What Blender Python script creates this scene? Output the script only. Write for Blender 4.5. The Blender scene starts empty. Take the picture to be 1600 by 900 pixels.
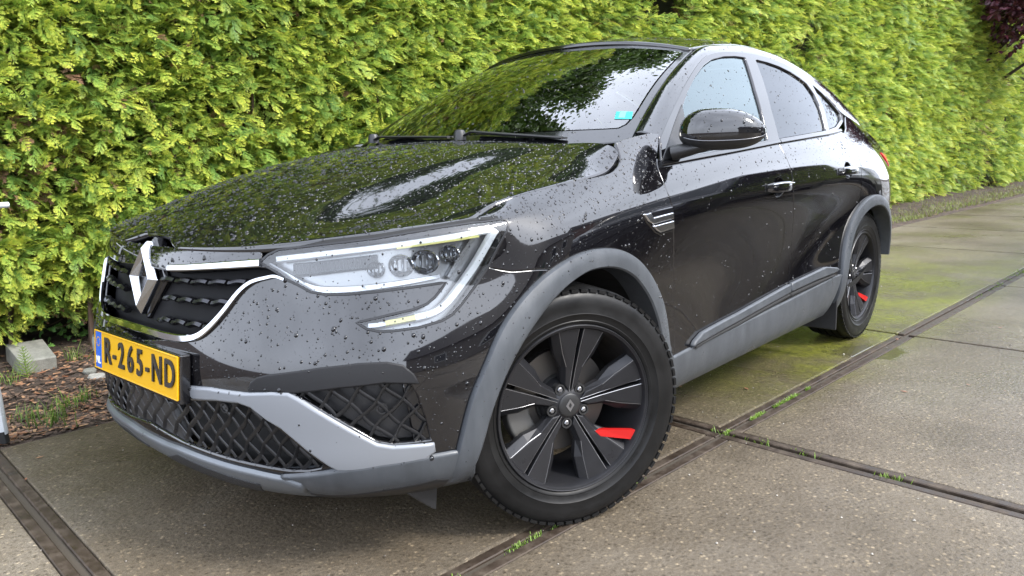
import bpy, bmesh, math, random
import numpy as np
from mathutils import Vector, Matrix
from mathutils.bvhtree import BVHTree
from mathutils.geometry import delaunay_2d_cdt
R = math.radians
rng = np.random.default_rng(7); random.seed(7)
SC = bpy.context.scene; COL = SC.collection

# ------------------------------------------------------------------ camera
CAM = (1.6609, 2.1526, 1.0696); YAW, PITCH, ROLL, FPX = -2.4155, -0.17645, -0.02794, 1180.0
def cam_axes():
    f = np.array([math.cos(YAW)*math.cos(PITCH), math.sin(YAW)*math.cos(PITCH), math.sin(PITCH)])
    r = np.cross(f, [0, 0, 1]); r /= np.linalg.norm(r); u = np.cross(r, f)
    c, s = math.cos(ROLL), math.sin(ROLL)
    return np.array([c*r+s*u, -s*r+c*u, f])
AX = cam_axes()
cd = bpy.data.cameras.new('camera'); cam = bpy.data.objects.new('camera', cd); COL.objects.link(cam)
cd.sensor_width = 36; cd.lens = FPX/1600*36; cd.clip_start = .05; cd.clip_end = 2000
cam.matrix_world = Matrix(((AX[0][0], AX[1][0], -AX[2][0], CAM[0]), (AX[0][1], AX[1][1], -AX[2][1], CAM[1]),
                           (AX[0][2], AX[1][2], -AX[2][2], CAM[2]), (0, 0, 0, 1)))
SC.camera = cam
# ------------------------------------------------------------------ sky, sun, exposure
SUN_EL, SUN_AZ = R(42), R(108)          # azimuth: the sun stands behind and left of the photographer
w = bpy.data.worlds.new('World'); SC.world = w; w.use_nodes = True
wn = w.node_tree.nodes; wl = w.node_tree.links
sky = wn.new('ShaderNodeTexSky'); sky.sky_type = 'NISHITA'; sky.sun_disc = False
sky.sun_elevation = SUN_EL; sky.sun_rotation = R(90)-SUN_AZ; sky.air_density = 1.3; sky.dust_density = 2.5; sky.ozone_density = 1
hs = wn.new('ShaderNodeHueSaturation'); hs.inputs['Saturation'].default_value = .34; hs.inputs['Value'].default_value = 1.0
# a thin uneven cloud deck
tc = wn.new('ShaderNodeTexCoord'); nz = wn.new('ShaderNodeTexNoise'); nz.inputs['Scale'].default_value = 2.2; nz.inputs['Detail'].default_value = 5
cr = wn.new('ShaderNodeMapRange'); cr.inputs['From Min'].default_value = .3; cr.inputs['From Max'].default_value = .7
cr.inputs['To Min'].default_value = .82; cr.inputs['To Max'].default_value = 1.18
mx = wn.new('ShaderNodeMix'); mx.data_type = 'RGBA'; mx.blend_type = 'MULTIPLY'; mx.inputs['Factor'].default_value = 1
wl.new(tc.outputs['Generated'], nz.inputs['Vector']); wl.new(nz.outputs['Fac'], cr.inputs['Value'])
veil = wn.new('ShaderNodeMix'); veil.data_type = 'RGBA'; veil.inputs['Factor'].default_value = .8      # overcast: most of the blue lies behind pale cloud
veil.inputs[7].default_value = (5.8, 6.3, 7.4, 1)
wl.new(sky.outputs[0], hs.inputs['Color']); wl.new(hs.outputs[0], veil.inputs[6]); wl.new(veil.outputs[2], mx.inputs[6]); wl.new(cr.outputs[0], mx.inputs[7])
wl.new(mx.outputs[2], wn['Background'].inputs['Color']); wn['Background'].inputs['Strength'].default_value = .15
sl = bpy.data.lights.new('sun', 'SUN'); sl.energy = 1.3; sl.angle = R(14); sl.color = (1, .96, .9)
so = bpy.data.objects.new('sun', sl); COL.objects.link(so)
sd = Vector((math.cos(SUN_EL)*math.cos(SUN_AZ), math.cos(SUN_EL)*math.sin(SUN_AZ), math.sin(SUN_EL)))
so.rotation_euler = (-sd).to_track_quat('-Z', 'Y').to_euler()
vs = SC.view_settings; vs.view_transform = 'Standard'; vs.look = 'None'; vs.gamma = 1; vs.exposure = 2.0
vs.use_curve_mapping = False

# ------------------------------------------------------------------ materials
MATS = {}
def mat(name, col=(.5, .5, .5), rough=.5, metal=0., spec=.5, coat=0., trans=0., ior=1.45, emit=None, es=0., fn=None):
    if name in MATS: return MATS[name]
    m = bpy.data.materials.new(name); m.use_nodes = True; MATS[name] = m
    b = m.node_tree.nodes['Principled BSDF']
    b.inputs['Base Color'].default_value = (*col, 1); b.inputs['Roughness'].default_value = rough
    b.inputs['Metallic'].default_value = metal; b.inputs['Specular IOR Level'].default_value = spec
    b.inputs['Coat Weight'].default_value = coat; b.inputs['Coat Roughness'].default_value = .02
    b.inputs['Transmission Weight'].default_value = trans; b.inputs['IOR'].default_value = ior
    if emit: b.inputs['Emission Color'].default_value = (*emit, 1); b.inputs['Emission Strength'].default_value = es
    if fn: fn(m.node_tree.nodes, m.node_tree.links, b)
    return m
def nd(n, t, **k):
    x = n.new('ShaderNode'+t)
    for a, v in k.items():
        if a in x.inputs: x.inputs[a].default_value = v
        else: setattr(x, a, v)
    return x
def ramp(n, stops):
    r = n.new('ShaderNodeValToRGB'); e = r.color_ramp.elements
    while len(e) < len(stops): e.new(.5)
    for q, (p, c) in zip(e, stops): q.position = p; q.color = (*c, 1) if len(c) == 3 else c
    return r
def wear(scale, amount, bump=0., bscale=None, coords='Object'):
    """uneven roughness and a little relief"""
    def f(n, l, b):
        t = nd(n, 'TexCoord'); z = nd(n, 'TexNoise', Scale=scale, Detail=6., Roughness=.6)
        l.new(t.outputs[coords], z.inputs['Vector'])
        r0 = b.inputs['Roughness'].default_value
        mr = nd(n, 'MapRange'); mr.inputs['From Min'].default_value = .3; mr.inputs['From Max'].default_value = .7
        mr.inputs['To Min'].default_value = max(0, r0-amount); mr.inputs['To Max'].default_value = min(1, r0+amount)
        l.new(z.outputs['Fac'], mr.inputs['Value']); l.new(mr.outputs[0], b.inputs['Roughness'])
        if bump:
            z2 = nd(n, 'TexNoise', Scale=bscale or scale*20, Detail=3.); l.new(t.outputs[coords], z2.inputs['Vector'])
            bp = nd(n, 'Bump', Strength=bump, Distance=.001); l.new(z2.outputs['Fac'], bp.inputs['Height']); l.new(bp.outputs[0], b.inputs['Normal'])
    return f
mat('paint', (.0035, .0033, .0042), .04, spec=.5, coat=.25, ior=1.7, fn=wear(9, .02))
mat('gloss_black', (.006, .006, .007), .07, spec=.5, ior=1.7)
mat('satin_black', (.018, .018, .019), .42, fn=wear(14, .1))
mat('matte_black', (.008, .008, .008), .75)
def cladf(n, l, b):
    wear(7, .14, .3, 900)(n, l, b)
    t = nd(n, 'TexCoord'); mp = nd(n, 'Mapping'); mp.inputs['Scale'].default_value = (26, 26, 4); z = nd(n, 'TexNoise', Scale=1., Detail=6., Roughness=.65); l.new(t.outputs['Object'], mp.inputs[0]); l.new(mp.outputs[0], z.inputs['Vector'])
    r = ramp(n, [(.35, (.044, .048, .053)), (.52, (.053, .058, .064)), (.68, (.062, .067, .073))]); l.new(z.outputs['Fac'], r.inputs[0]); l.new(r.outputs[0], b.inputs['Base Color'])
mat('cladding', (.068, .074, .081), .38, spec=.5, fn=cladf)
mat('blade_grey', (.2, .21, .225), .42, metal=.3, fn=wear(5, .08))
mat('chrome', (.5, .51, .53), .07, metal=1.)
mat('satin_chrome', (.62, .63, .65), .22, metal=1.)
mat('rubber_seal', (.012, .012, .012), .5)

# ------------------------------------------------------------------ helpers
def mk(name, verts, faces, m=None, parent=None, smooth=False, normals=None, mi=None):
    me = bpy.data.meshes.new(name)
    me.from_pydata([tuple(map(float, v)) for v in verts], [], [tuple(map(int, f)) for f in faces]); 
    if smooth: me.polygons.foreach_set('use_smooth', [True]*len(me.polygons))
    o = bpy.data.objects.new(name, me); COL.objects.link(o)
    if m is not None:
        for q in (m if isinstance(m, (list, tuple)) else [m]): me.materials.append(MATS[q] if isinstance(q, str) else q)
    if mi is not None: me.polygons.foreach_set('material_index', [int(i) for i in mi])
    me.update()
    if normals is not None: me.normals_split_custom_set_from_vertices([tuple(map(float, q)) for q in normals])
    if parent is not None: o.parent = parent
    return o
def empty(name, label=None, cat=None, loc=(0, 0, 0), group=None, rz=0):
    o = bpy.data.objects.new(name, None); COL.objects.link(o); o.location = loc; o.rotation_euler = (0, 0, rz)
    o.empty_display_size = .1
    tag(o, label, cat, group); return o
def tag(o, label=None, cat=None, group=None, kind=None):
    for k, v in (('label', label), ('category', cat), ('group', group), ('kind', kind)):
        if v: o[k] = v
    return o
class MB:
    """collects shapes for one mesh"""
    def __init__(s): s.v = []; s.f = []; s.mi = []
    def add(s, v, f, mi=0):
        k = len(s.v); s.v += [tuple(map(float, q)) for q in v]; s.f += [tuple(i+k for i in q) for q in f]; s.mi += [mi]*len(f); return s
    def box(s, c, d, rot=None, mi=0):
        V = np.array([(x, y, z) for x in (-.5, .5) for y in (-.5, .5) for z in (-.5, .5)])*np.array(d)
        if rot is not None: V = V@np.array(rot).T
        return s.add(V+np.array(c), [(0, 1, 3, 2), (4, 6, 7, 5), (0, 4, 5, 1), (2, 3, 7, 6), (0, 2, 6, 4), (1, 5, 7, 3)], mi)
    def tube(s, pts, r, seg=8, mi=0, cap=True, flat=None, up=(0, 0, 1)):
        P = np.array(pts, float); n = len(P); rr = np.broadcast_to(np.array(r, float), (n,))
        T = np.gradient(P, axis=0); T /= np.linalg.norm(T, axis=1, keepdims=True)+1e-12
        U = np.array(up, float); out = []
        for i in range(n):
            A = np.cross(T[i], U); 
            if np.linalg.norm(A) < 1e-3: A = np.cross(T[i], (1, .1, .2))
            A /= np.linalg.norm(A); B = np.cross(A, T[i])
            fl = flat or (1, 1)
            for k in range(seg):
                a = 2*math.pi*k/seg; out.append(P[i]+rr[i]*(fl[0]*math.cos(a)*A+fl[1]*math.sin(a)*B))
        F = [(i*seg+k, i*seg+(k+1) % seg, (i+1)*seg+(k+1) % seg, (i+1)*seg+k) for i in range(n-1) for k in range(seg)]
        if cap: F += [tuple(range(seg-1, -1, -1)), tuple((n-1)*seg+k for k in range(seg))]
        return s.add(out, F, mi)
    def lathe(s, prof, seg=48, axis='y', mi=0, c=(0, 0, 0)):
        """prof: (radius, offset along axis)"""
        out = []
        for r, h in prof:
            for k in range(seg):
                a = 2*math.pi*k/seg
                q = (r*math.cos(a), h, r*math.sin(a)) if axis == 'y' else (r*math.cos(a), r*math.sin(a), h)
                out.append((q[0]+c[0], q[1]+c[1], q[2]+c[2]))
        n = len(prof)
        F = [(i*seg+k, (i+1)*seg+k, (i+1)*seg+(k+1) % seg, i*seg+(k+1) % seg) for i in range(n-1) for k in range(seg)]
        return s.add(out, F, mi)
    def prism(s, poly, a0, a1, fr, mi=0):
        """extrude the 2D polygon between heights a0, a1 in frame fr=(origin, X, Y, N)"""
        o, X, Y, N = [np.array(q, float) for q in fr]; n = len(poly)
        V = [o+p[0]*X+p[1]*Y+a*N for a in (a0, a1) for p in poly]
        F = [tuple(range(n-1, -1, -1)), tuple(range(n, 2*n))]+[(i, (i+1) % n, n+(i+1) % n, n+i) for i in range(n)]
        return s.add(V, F, mi)
    def build(s, name, m, parent=None, smooth=False, angle=None):
        o = mk(name, s.v, s.f, m, parent, smooth, mi=s.mi if isinstance(m, (list, tuple)) else None)
        bm = bmesh.new(); bm.from_mesh(o.data); bmesh.ops.recalc_face_normals(bm, faces=bm.faces); bm.to_mesh(o.data); bm.free()
        if angle: 
            o.data.polygons.foreach_set('use_smooth', [True]*len(o.data.polygons)); sharp(o.data, angle)
        return o
def sharp(me, deg):
    bm = bmesh.new(); bm.from_mesh(me); a = R(deg)
    for e in bm.edges: e.smooth = not (len(e.link_faces) == 2 and e.calc_face_angle(0) > a)
    bm.to_mesh(me); bm.free()
def bevel(o, wd, seg=2, ang=30):
    m = o.modifiers.new('bevel', 'BEVEL'); m.width = wd; m.segments = seg; m.limit_method = 'ANGLE'; m.angle_limit = R(ang); m.harden_normals = False
    return o
def catmull(P, n=8, closed=False):
    P = np.array(P, float); N = len(P); out = []
    for i in range(N if closed else N-1):
        if closed: a, b, c, d = P[(i-1) % N], P[i], P[(i+1) % N], P[(i+2) % N]
        else: b, c = P[i], P[i+1]; a = P[i-1] if i else 2*b-c; d = P[i+2] if i+2 < N else 2*c-b
        for t in np.arange(n)/n:
            out.append(.5*(2*b+(c-a)*t+(2*a-5*b+4*c-d)*t*t+(3*b-a-3*c+d)*t**3))
    if not closed: out.append(P[-1])
    return np.array(out)
def interp(x, xs, ys):
    """monotone piecewise cubic"""
    xs = np.array(xs, float); ys = np.array(ys, float)
    if xs[0] > xs[-1]: xs, ys = xs[::-1], ys[::-1]
    d = np.diff(ys)/np.diff(xs); m = np.zeros_like(ys); m[1:-1] = np.where(d[1:]*d[:-1] > 0, 2*d[1:]*d[:-1]/(d[1:]+d[:-1]+1e-15), 0); m[0] = d[0]; m[-1] = d[-1]
    x = np.clip(np.asarray(x, float), xs[0], xs[-1]); i = np.clip(np.searchsorted(xs, x)-1, 0, len(xs)-2); h = xs[i+1]-xs[i]; t = (x-xs[i])/h
    return ys[i]*(1+2*t)*(1-t)**2+h*m[i]*t*(1-t)**2+ys[i+1]*t*t*(3-2*t)+h*m[i+1]*t*t*(t-1)

# ---- smooth surfaces (uniform cubic B-splines over a net of points) and panels cut out of them
class Surf:
    def __init__(s, net, flip=1):
        N = np.array(net, float); N = np.concatenate([2*N[:1]-N[1:2], N, 2*N[-1:]-N[-2:-1]], 0)
        s.N = np.concatenate([2*N[:, :1]-N[:, 1:2], N, 2*N[:, -1:]-N[:, -2:-1]], 1)
        s.nu, s.nv = len(net), len(net[0]); s.flip = flip; s.u0 = 0
    @staticmethod
    def _b(t):
        return (np.stack([(1-t)**3, 3*t**3-6*t*t+4, -3*t**3+3*t*t+3*t+1, t**3], -1)/6,
                np.stack([-(1-t)**2*.5, (3*t*t-4*t)*.5, (-3*t*t+2*t+1)*.5, t*t*.5], -1))
    def ev(s, uv):
        uv = np.asarray(uv, float); u = np.clip(uv[:, 0]-s.u0, 0, s.nu-1-1e-9); v = np.clip(uv[:, 1], 0, s.nv-1-1e-9)
        i, j = u.astype(int), v.astype(int); bu, du = s._b(u-i); bv, dv = s._b(v-j)
        G = s.N[i[:, None, None]+np.arange(4)[None, :, None], j[:, None, None]+np.arange(4)[None, None, :]]
        P = np.einsum('na,nb,nabk->nk', bu, bv, G); Pu = np.einsum('na,nb,nabk->nk', du, bv, G); Pv = np.einsum('na,nb,nabk->nk', bu, dv, G)
        n = np.cross(Pu, Pv)*s.flip; n /= np.linalg.norm(n, axis=1, keepdims=True)+1e-12
        return P, n, Pu, Pv
    def pts(s, uv): return s.ev(uv)[0]
    def grid(s, k=6):
        us = np.linspace(0, s.nu-1, (s.nu-1)*k+1)+s.u0; vv = np.linspace(0, s.nv-1, (s.nv-1)*k+1)
        U, V = np.meshgrid(us, vv, indexing='ij'); uv = np.stack([U.ravel(), V.ravel()], 1); return uv, len(us), len(vv)
    def bvh(s, k=6):
        if hasattr(s, '_t'): return s._t
        uv, a, b = s.grid(k); P = s.pts(uv); F = []
        for i in range(a-1):
            for j in range(b-1):
                q = i*b+j; F += [(q, q+b, q+b+1), (q, q+b+1, q+1)]
        s._uv, s._F, s._P = uv, F, P; s._fn = s.ev(uv[np.array(F)].mean(1))[1]
        s._t = BVHTree.FromPolygons([tuple(p) for p in P], F); return s._t
    def hit(s, o, d):
        t = s.bvh(); h, n, fi, dist = t.ray_cast(Vector(o), Vector(d))
        if h is None or s._fn[fi]@np.array(d) > .02:
            # nearest approach, on the side facing the ray, for rays that just miss
            best = None; far = 8 if h is None else dist-.05
            for k in np.linspace(.4, far, 300):
                q, n, fi2, dd = t.find_nearest(Vector(o)+Vector(d)*float(k))
                if s._fn[fi2]@np.array(d) < .1 and (best is None or dd < best[0]): best = (dd, q, fi2)
            if best: _, h, fi = best
        tri = s._F[fi]; A, B, C = s._P[list(tri)]; q = np.array(h)
        v0, v1, v2 = B-A, C-A, q-A; d00, d01, d11, d20, d21 = v0@v0, v0@v1, v1@v1, v2@v0, v2@v1
        den = d00*d11-d01*d01+1e-18; b = (d11*d20-d01*d21)/den; c = (d00*d21-d01*d20)/den
        U = s._uv[list(tri)]; return U[0]*(1-b-c)+U[1]*b+U[2]*c
    def px(s, L): return np.array([s.hit(CAM, pray(q)) for q in L])
    def xz(s, L, side=1): return np.array([s.hit((q[0], 3*side, q[1]), (0, -side, 0)) for q in L])
    def yz(s, L): return np.array([s.hit((3, q[0], q[1]), (-1, 0, 0)) for q in L])
    def xy(s, L): return np.array([s.hit((q[0], q[1], 4), (0, 0, -1)) for q in L])
def pray(q):
    d = np.array([(q[0]-800)/FPX, -(q[1]-450)/FPX, 1])@AX; return d/np.linalg.norm(d)
def pplane(q, axis, val):
    d = pray(q); t = (val-CAM[axis])/d[axis]; return np.array(CAM)+t*d
def inpoly(P, poly):
    x, y = P[:, 0], P[:, 1]; X, Y = poly[:, 0], poly[:, 1]; r = np.zeros(len(P), bool)
    for i in range(len(poly)):
        j = i-1; c = (Y[i] > y) != (Y[j] > y)
        with np.errstate(divide='ignore', invalid='ignore'): r ^= c & (x < (X[j]-X[i])*(y-Y[i])/(Y[j]-Y[i]+1e-15)+X[i])
    return r
def area2(p): return .5*np.sum(p[:, 0]*np.roll(p[:, 1], -1)-np.roll(p[:, 0], -1)*p[:, 1])
def resample(S, loop, step):
    """even 3D spacing along a uv loop, corners kept"""
    out = []; L = np.array(loop, float); n = len(L)
    for i in range(n):
        a, b = L[i], L[(i+1) % n]; k = np.linspace(0, 1, 9)[:, None]; P = S.pts(a*(1-k)+b*k); ln = np.linalg.norm(np.diff(P, axis=0), axis=1).sum()
        m = max(1, int(round(ln/step)))
        if ln < 1e-6: continue
        for t in np.arange(m)/m: out.append(a*(1-t)+b*t)
    return np.array(out)
def insetuv(S, L, d, hole=False):
    P, n, Pu, Pv = S.ev(L); T = np.roll(P, -1, 0)-np.roll(P, 1, 0); T /= np.linalg.norm(T, axis=1, keepdims=True)+1e-12
    sg = np.sign(area2(L))*(-1 if hole else 1); cr = np.cross(n, T); 
    # does +uv orientation match the normal?
    o = np.sign(np.einsum('nk,nk->n', np.cross(Pu, Pv), n)); I = cr*(sg*o)[:, None]
    a, b, c = (Pu*Pu).sum(1), (Pu*Pv).sum(1), (Pv*Pv).sum(1); p, q = (I*Pu).sum(1), (I*Pv).sum(1); det = a*c-b*b+1e-12
    return L+d*np.stack([(p*c-q*b)/det, (q*a-p*b)/det], 1), I
def tri_domain(S, loops, step, margin=.5):
    """triangulate the region inside loops[0] minus the other loops; returns uv, tris, loop index lists"""
    allp = []; edges = []; li = []
    for L in loops:
        k = len(allp); m = len(L); allp += [tuple(q) for q in L]; edges += [(k+i, k+(i+1) % m) for i in range(m)]; li.append(list(range(k, k+m)))
    lo, hi = loops[0].min(0), loops[0].max(0)
    us = np.linspace(lo[0], hi[0], 40); vv = np.linspace(lo[1], hi[1], 25); U, V = np.meshgrid(us, vv); G = np.stack([U.ravel(), V.ravel()], 1)
    G = G[inpoly(G, loops[0])] if inpoly(G, loops[0]).any() else loops[0]
    _, _, Pu, Pv = S.ev(G); su, sv = np.median(np.linalg.norm(Pu, axis=1)), np.median(np.linalg.norm(Pv, axis=1))
    du, dv = step/su, step*.87/sv
    pts = []
    for r, v in enumerate(np.arange(lo[1], hi[1], dv)):
        for u in np.arange(lo[0]+(r % 2)*du/2, hi[0], du): pts.append((u, v))
    pts = np.array(pts) if pts else np.zeros((0, 2))
    if len(pts):
        k = inpoly(pts, loops[0])
        for L in loops[1:]: k &= ~inpoly(pts, L)
        pts = pts[k]
    if len(pts):
        B = np.concatenate([np.array(L) for L in loops]); sc = np.array([su, sv]); keep = np.ones(len(pts), bool)
        for i in range(0, len(pts), 2000):
            D = np.linalg.norm((pts[i:i+2000, None]-B[None])*sc, axis=2).min(1); keep[i:i+2000] = D > step*margin
        pts = pts[keep]
    off = np.array(allp+[tuple(q) for q in pts]); sc = np.array([su, sv])
    rv, re, rf, ov, _, _ = delaunay_2d_cdt([Vector(q) for q in off*sc], edges, [], 0, 1e-7)
    uv = np.array([tuple(q) for q in rv])/sc; F = np.array([f for f in rf if len(f) == 3])
    C = uv[F].mean(1); k = inpoly(C, loops[0])
    for L in loops[1:]: k &= ~inpoly(C, L)
    F = F[k]
    mp = {}
    for ni, srcs in enumerate(ov):
        for q in srcs: mp[q] = ni
    return uv, F, [[mp[i] for i in L if i in mp] for L in li]
def panel(name, S, loops, m, parent, off=0., depth=.014, step=.022, edge=.0035, mirror=False, rim=True, lip=None):
    """a piece of sheet cut out of surface S; loops in uv (first the outline, then holes)"""
    lp = [np.array(q, float) for q in (loops if isinstance(loops, list) and not np.isscalar(loops[0][0]) and np.ndim(loops[0]) == 2 else [loops])]
    lp = [resample(S, q, step*.8) for q in lp]; ins = []; Is = []
    for i, q in enumerate(lp):
        a, I = insetuv(S, q, edge, i > 0); ins.append(a); Is.append(I)
    uv, F, li = tri_domain(S, ins, step)
    P, n, Pu, Pv = S.ev(uv); P = P+n*off; V = list(P); NN = list(n)
    Fo = []
    o = np.sign(np.einsum('nk,nk->n', np.cross(Pu, Pv), n).mean())
    A = uv[F]; ar = (A[:, 1, 0]-A[:, 0, 0])*(A[:, 2, 1]-A[:, 0, 1])-(A[:, 2, 0]-A[:, 0, 0])*(A[:, 1, 1]-A[:, 0, 1])
    for f, a in zip(F, ar): Fo.append(tuple(f) if a*o > 0 else tuple(f[::-1]))
    if rim:
        for L, I, idx in zip(lp, Is, li):
            if len(idx) != len(L): continue
            Q, qn, _, _ = S.ev(L); k = len(V); mcnt = len(L)
            V += list(Q+qn*(off-(lip if lip is not None else edge*.9))); nn = qn*.6-I*.8; NN += list(nn/np.linalg.norm(nn, axis=1, keepdims=True))
            V += list(Q+qn*(off-depth)); NN += list(-I)
            pi_ = P[idx]; sgn = np.einsum('nk,nk->n', np.cross(np.roll(pi_, -1, 0)-pi_, Q-pi_), qn).sum()
            for i in range(mcnt):
                j = (i+1) % mcnt
                f1 = (idx[i], idx[j], k+j, k+i); f2 = (k+i, k+j, k+mcnt+j, k+mcnt+i)
                if sgn < 0: f1, f2 = f1[::-1], f2[::-1]
                Fo += [f1, f2]
    V = np.array(V); NN = np.array(NN)
    ob = mk(name, V, Fo, m, parent, True, NN)
    if mirror:
        V2 = V*np.array([1, -1, 1]); N2 = NN*np.array([1, -1, 1])
        o2 = mk(name, V2, [f[::-1] for f in Fo], m, mirror if not isinstance(mirror, bool) else parent, True, N2)
        return ob, o2
    return ob
def mirrored(o, parent=None, name=None):
    """a copy of a mesh on the other side of the car"""
    me = o.data.copy(); bm = bmesh.new(); bm.from_mesh(me); bmesh.ops.scale(bm, vec=(1, -1, 1), verts=bm.verts); bmesh.ops.reverse_faces(bm, faces=bm.faces); bm.to_mesh(me); bm.free()
    c = bpy.data.objects.new(name or o.name.split('.')[0], me); COL.objects.link(c); c.parent = parent or o.parent
    for q in o.modifiers:
        if q.type == 'BEVEL': bevel(c, q.width, q.segments)
    return c
def strip(S, path, wd, name, m, parent, off=.003, th=.006, step=.012, closed=False, up=None, prof=None):
    """a moulding of the given width swept along a uv path on S"""
    L = np.array(path, float)
    P = S.pts(L); P, n, Pu, Pv = S.ev(L); N = len(L)
    T = np.gradient(P, axis=0); T /= np.linalg.norm(T, axis=1, keepdims=True); B = np.cross(n, T)
    W = np.broadcast_to(np.array(wd, float), (N,))
    prof = prof or [(-.5, -.4), (-.5, .6), (-.36, 1.), (.36, 1.), (.5, .6), (.5, -.4)]
    k = len(prof); V = []
    for a, h in prof: V.append(P+B*(W*a)[:, None]+n*(off+th*h))
    V = np.array(V).transpose(1, 0, 2).reshape(-1, 3)
    F = [(i*k+j, i*k+j+1, (i+1)*k+j+1, (i+1)*k+j) for i in range(N-1) for j in range(k-1)]
    if closed: F += [((N-1)*k+j, (N-1)*k+j+1, j+1, j) for j in range(k-1)]
    else: F += [tuple(range(k)), tuple((N-1)*k+j for j in range(k-1, -1, -1))]
    return MB().add(V, F).build(name, m, parent, angle=35)
# ------------------------------------------------------------------ the car's skin
# lower body: stations run from the nose's centre round the left flank to the tail, levels from the sill up
ZF = [.22, .25, .31, .40, .48, .56, .64, .71, .77, .81, .842, .862, .868]
XF = [.735, .785, .815, .818, .825, .826, .816, .803, .793, .784, .776, .764, .742]
LOWP = [(0, 0), (.15, .004), (.30, .016), (.43, .042), (.54, .085), (.635, .14), (.715, .205), (.78, .285), (.83, .375), (.865, .475)]
HIP = [(0, 0), (.15, .006), (.30, .03), (.43, .078), (.54, .135), (.63, .20), (.705, .28), (.765, .37), (.81, .465), (.845, .57)]
HLIP = [.850, .850, .853, .862, .873, .884, .895, .903, .909, .915]      # height of the hood's front edge at each station
net = []
for i, ((yl, dl), (yh, dh)) in enumerate(zip(LOWP, HIP)):
    row = []
    for j in range(13):
        t = np.clip((ZF[j]-.52)/.26, 0, 1); t = t*t*(3-2*t)
        y = yl*(1-t)+yh*t; d = dl*(1-t)+dh*t
        zz = ZF[j] if j < 5 else ZF[4]+(ZF[j]-ZF[4])*(HLIP[i]-ZF[4])/(.862-ZF[4])
        x = XF[j]-d
        if j == 0: y *= .93
        if j == 1: y *= .98
        if j >= 11: y -= .03*(i/9)*(j-10)
        row.append((x, y, zz))
    net.append(row)
SX = [.20, 0, -.2, -.45, -.70, -1.0, -1.35, -1.7, -2.0, -2.3, -2.55, -2.8, -3.05]
SK = [.2, 0, -.45, -1.0, -1.7, -2.3, -2.8, -3.05]
SY = [[.80, .85, .875, .888, .898, .902, .902, .896, .886, .868, .842, .805, .775],
      [.82, .87, .895, .905, .91, .912, .912, .91, .905, .888, .855, .808, .775],
      [.82, .87, .89, .893, .893, .894, .898, .904, .912, .906, .882, .838, .802],
      [.82, .87, .884, .872, .866, .870, .884, .899, .914, .912, .892, .848, .814],
      [.82, .87, .890, .886, .875, .871, .881, .898, .916, .914, .892, .838, .79],
      [.82, .87, .90, .912, .908, .893, .885, .898, .918, .915, .884, .812, .76],
      [.82, .865, .893, .906, .914, .918, .921, .922, .921, .908, .864, .77, .72],
      [.80, .85, .878, .89, .898, .902, .904, .904, .899, .882, .84, .75, .70]]
SZ = [[.2, .25, .33, .41, .50, .60, .70, .78, .842, .878, .915, .945, .965],
      [.2, .25, .33, .41, .50, .60, .71, .79, .858, .895, .938, .977, 1.0],
      [.2, .25, .33, .41, .50, .60, .71, .80, .872, .915, .975, 1.048, 1.115],
      [.2, .25, .33, .41, .50, .60, .71, .80, .88, .925, 1.0, 1.062, 1.15],
      [.2, .25, .33, .41, .50, .60, .71, .80, .885, .935, 1.03, 1.108, 1.19],
      [.2, .25, .33, .41, .50, .60, .71, .80, .89, .945, 1.05, 1.148, 1.22],
      [.2, .25, .33, .41, .50, .60, .71, .80, .88, .94, 1.05, 1.165, 1.23],
      [.22, .27, .34, .42, .51, .61, .71, .80, .87, .92, 1.02, 1.13, 1.18]]
for x in SX:
    def lean(j):
        t = min(1, max(0, (ZF[j]-.52)/.26)); return x-.115*t*t*(3-2*t) if x == .20 else (x-.04*t if x == 0 else x)
    net.append([(lean(j), float(interp(lean(j), SK[::-1], [r[j] for r in SY][::-1])), float(interp(lean(j), SK[::-1], [r[j] for r in SZ][::-1]))) for j in range(13)])
TZ = [.26, .30, .36, .44, .52, .61, .71, .80, .87, .92, .99, 1.07, 1.11]
for x, y in [(-3.26, .84), (-3.42, .735), (-3.52, .58), (-3.57, .32), (-3.58, 0)]:
    net.append([(x+(.0 if j < 9 else .03*(j-8)), y*(1-.0016*max(0, j-8)**3) if j > 1 else y*.97, TZ[j]) for j in range(13)])
net = np.array(net)
full = np.concatenate([net[:0:-1]*np.array([1, -1, 1]), net], 0); NS = len(net)
BODY = Surf(full, 1); BODY.u0 = -(NS-1)
if BODY.ev(np.array([[15., 5.]]))[1][0][1] < 0: BODY.flip = -1

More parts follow.
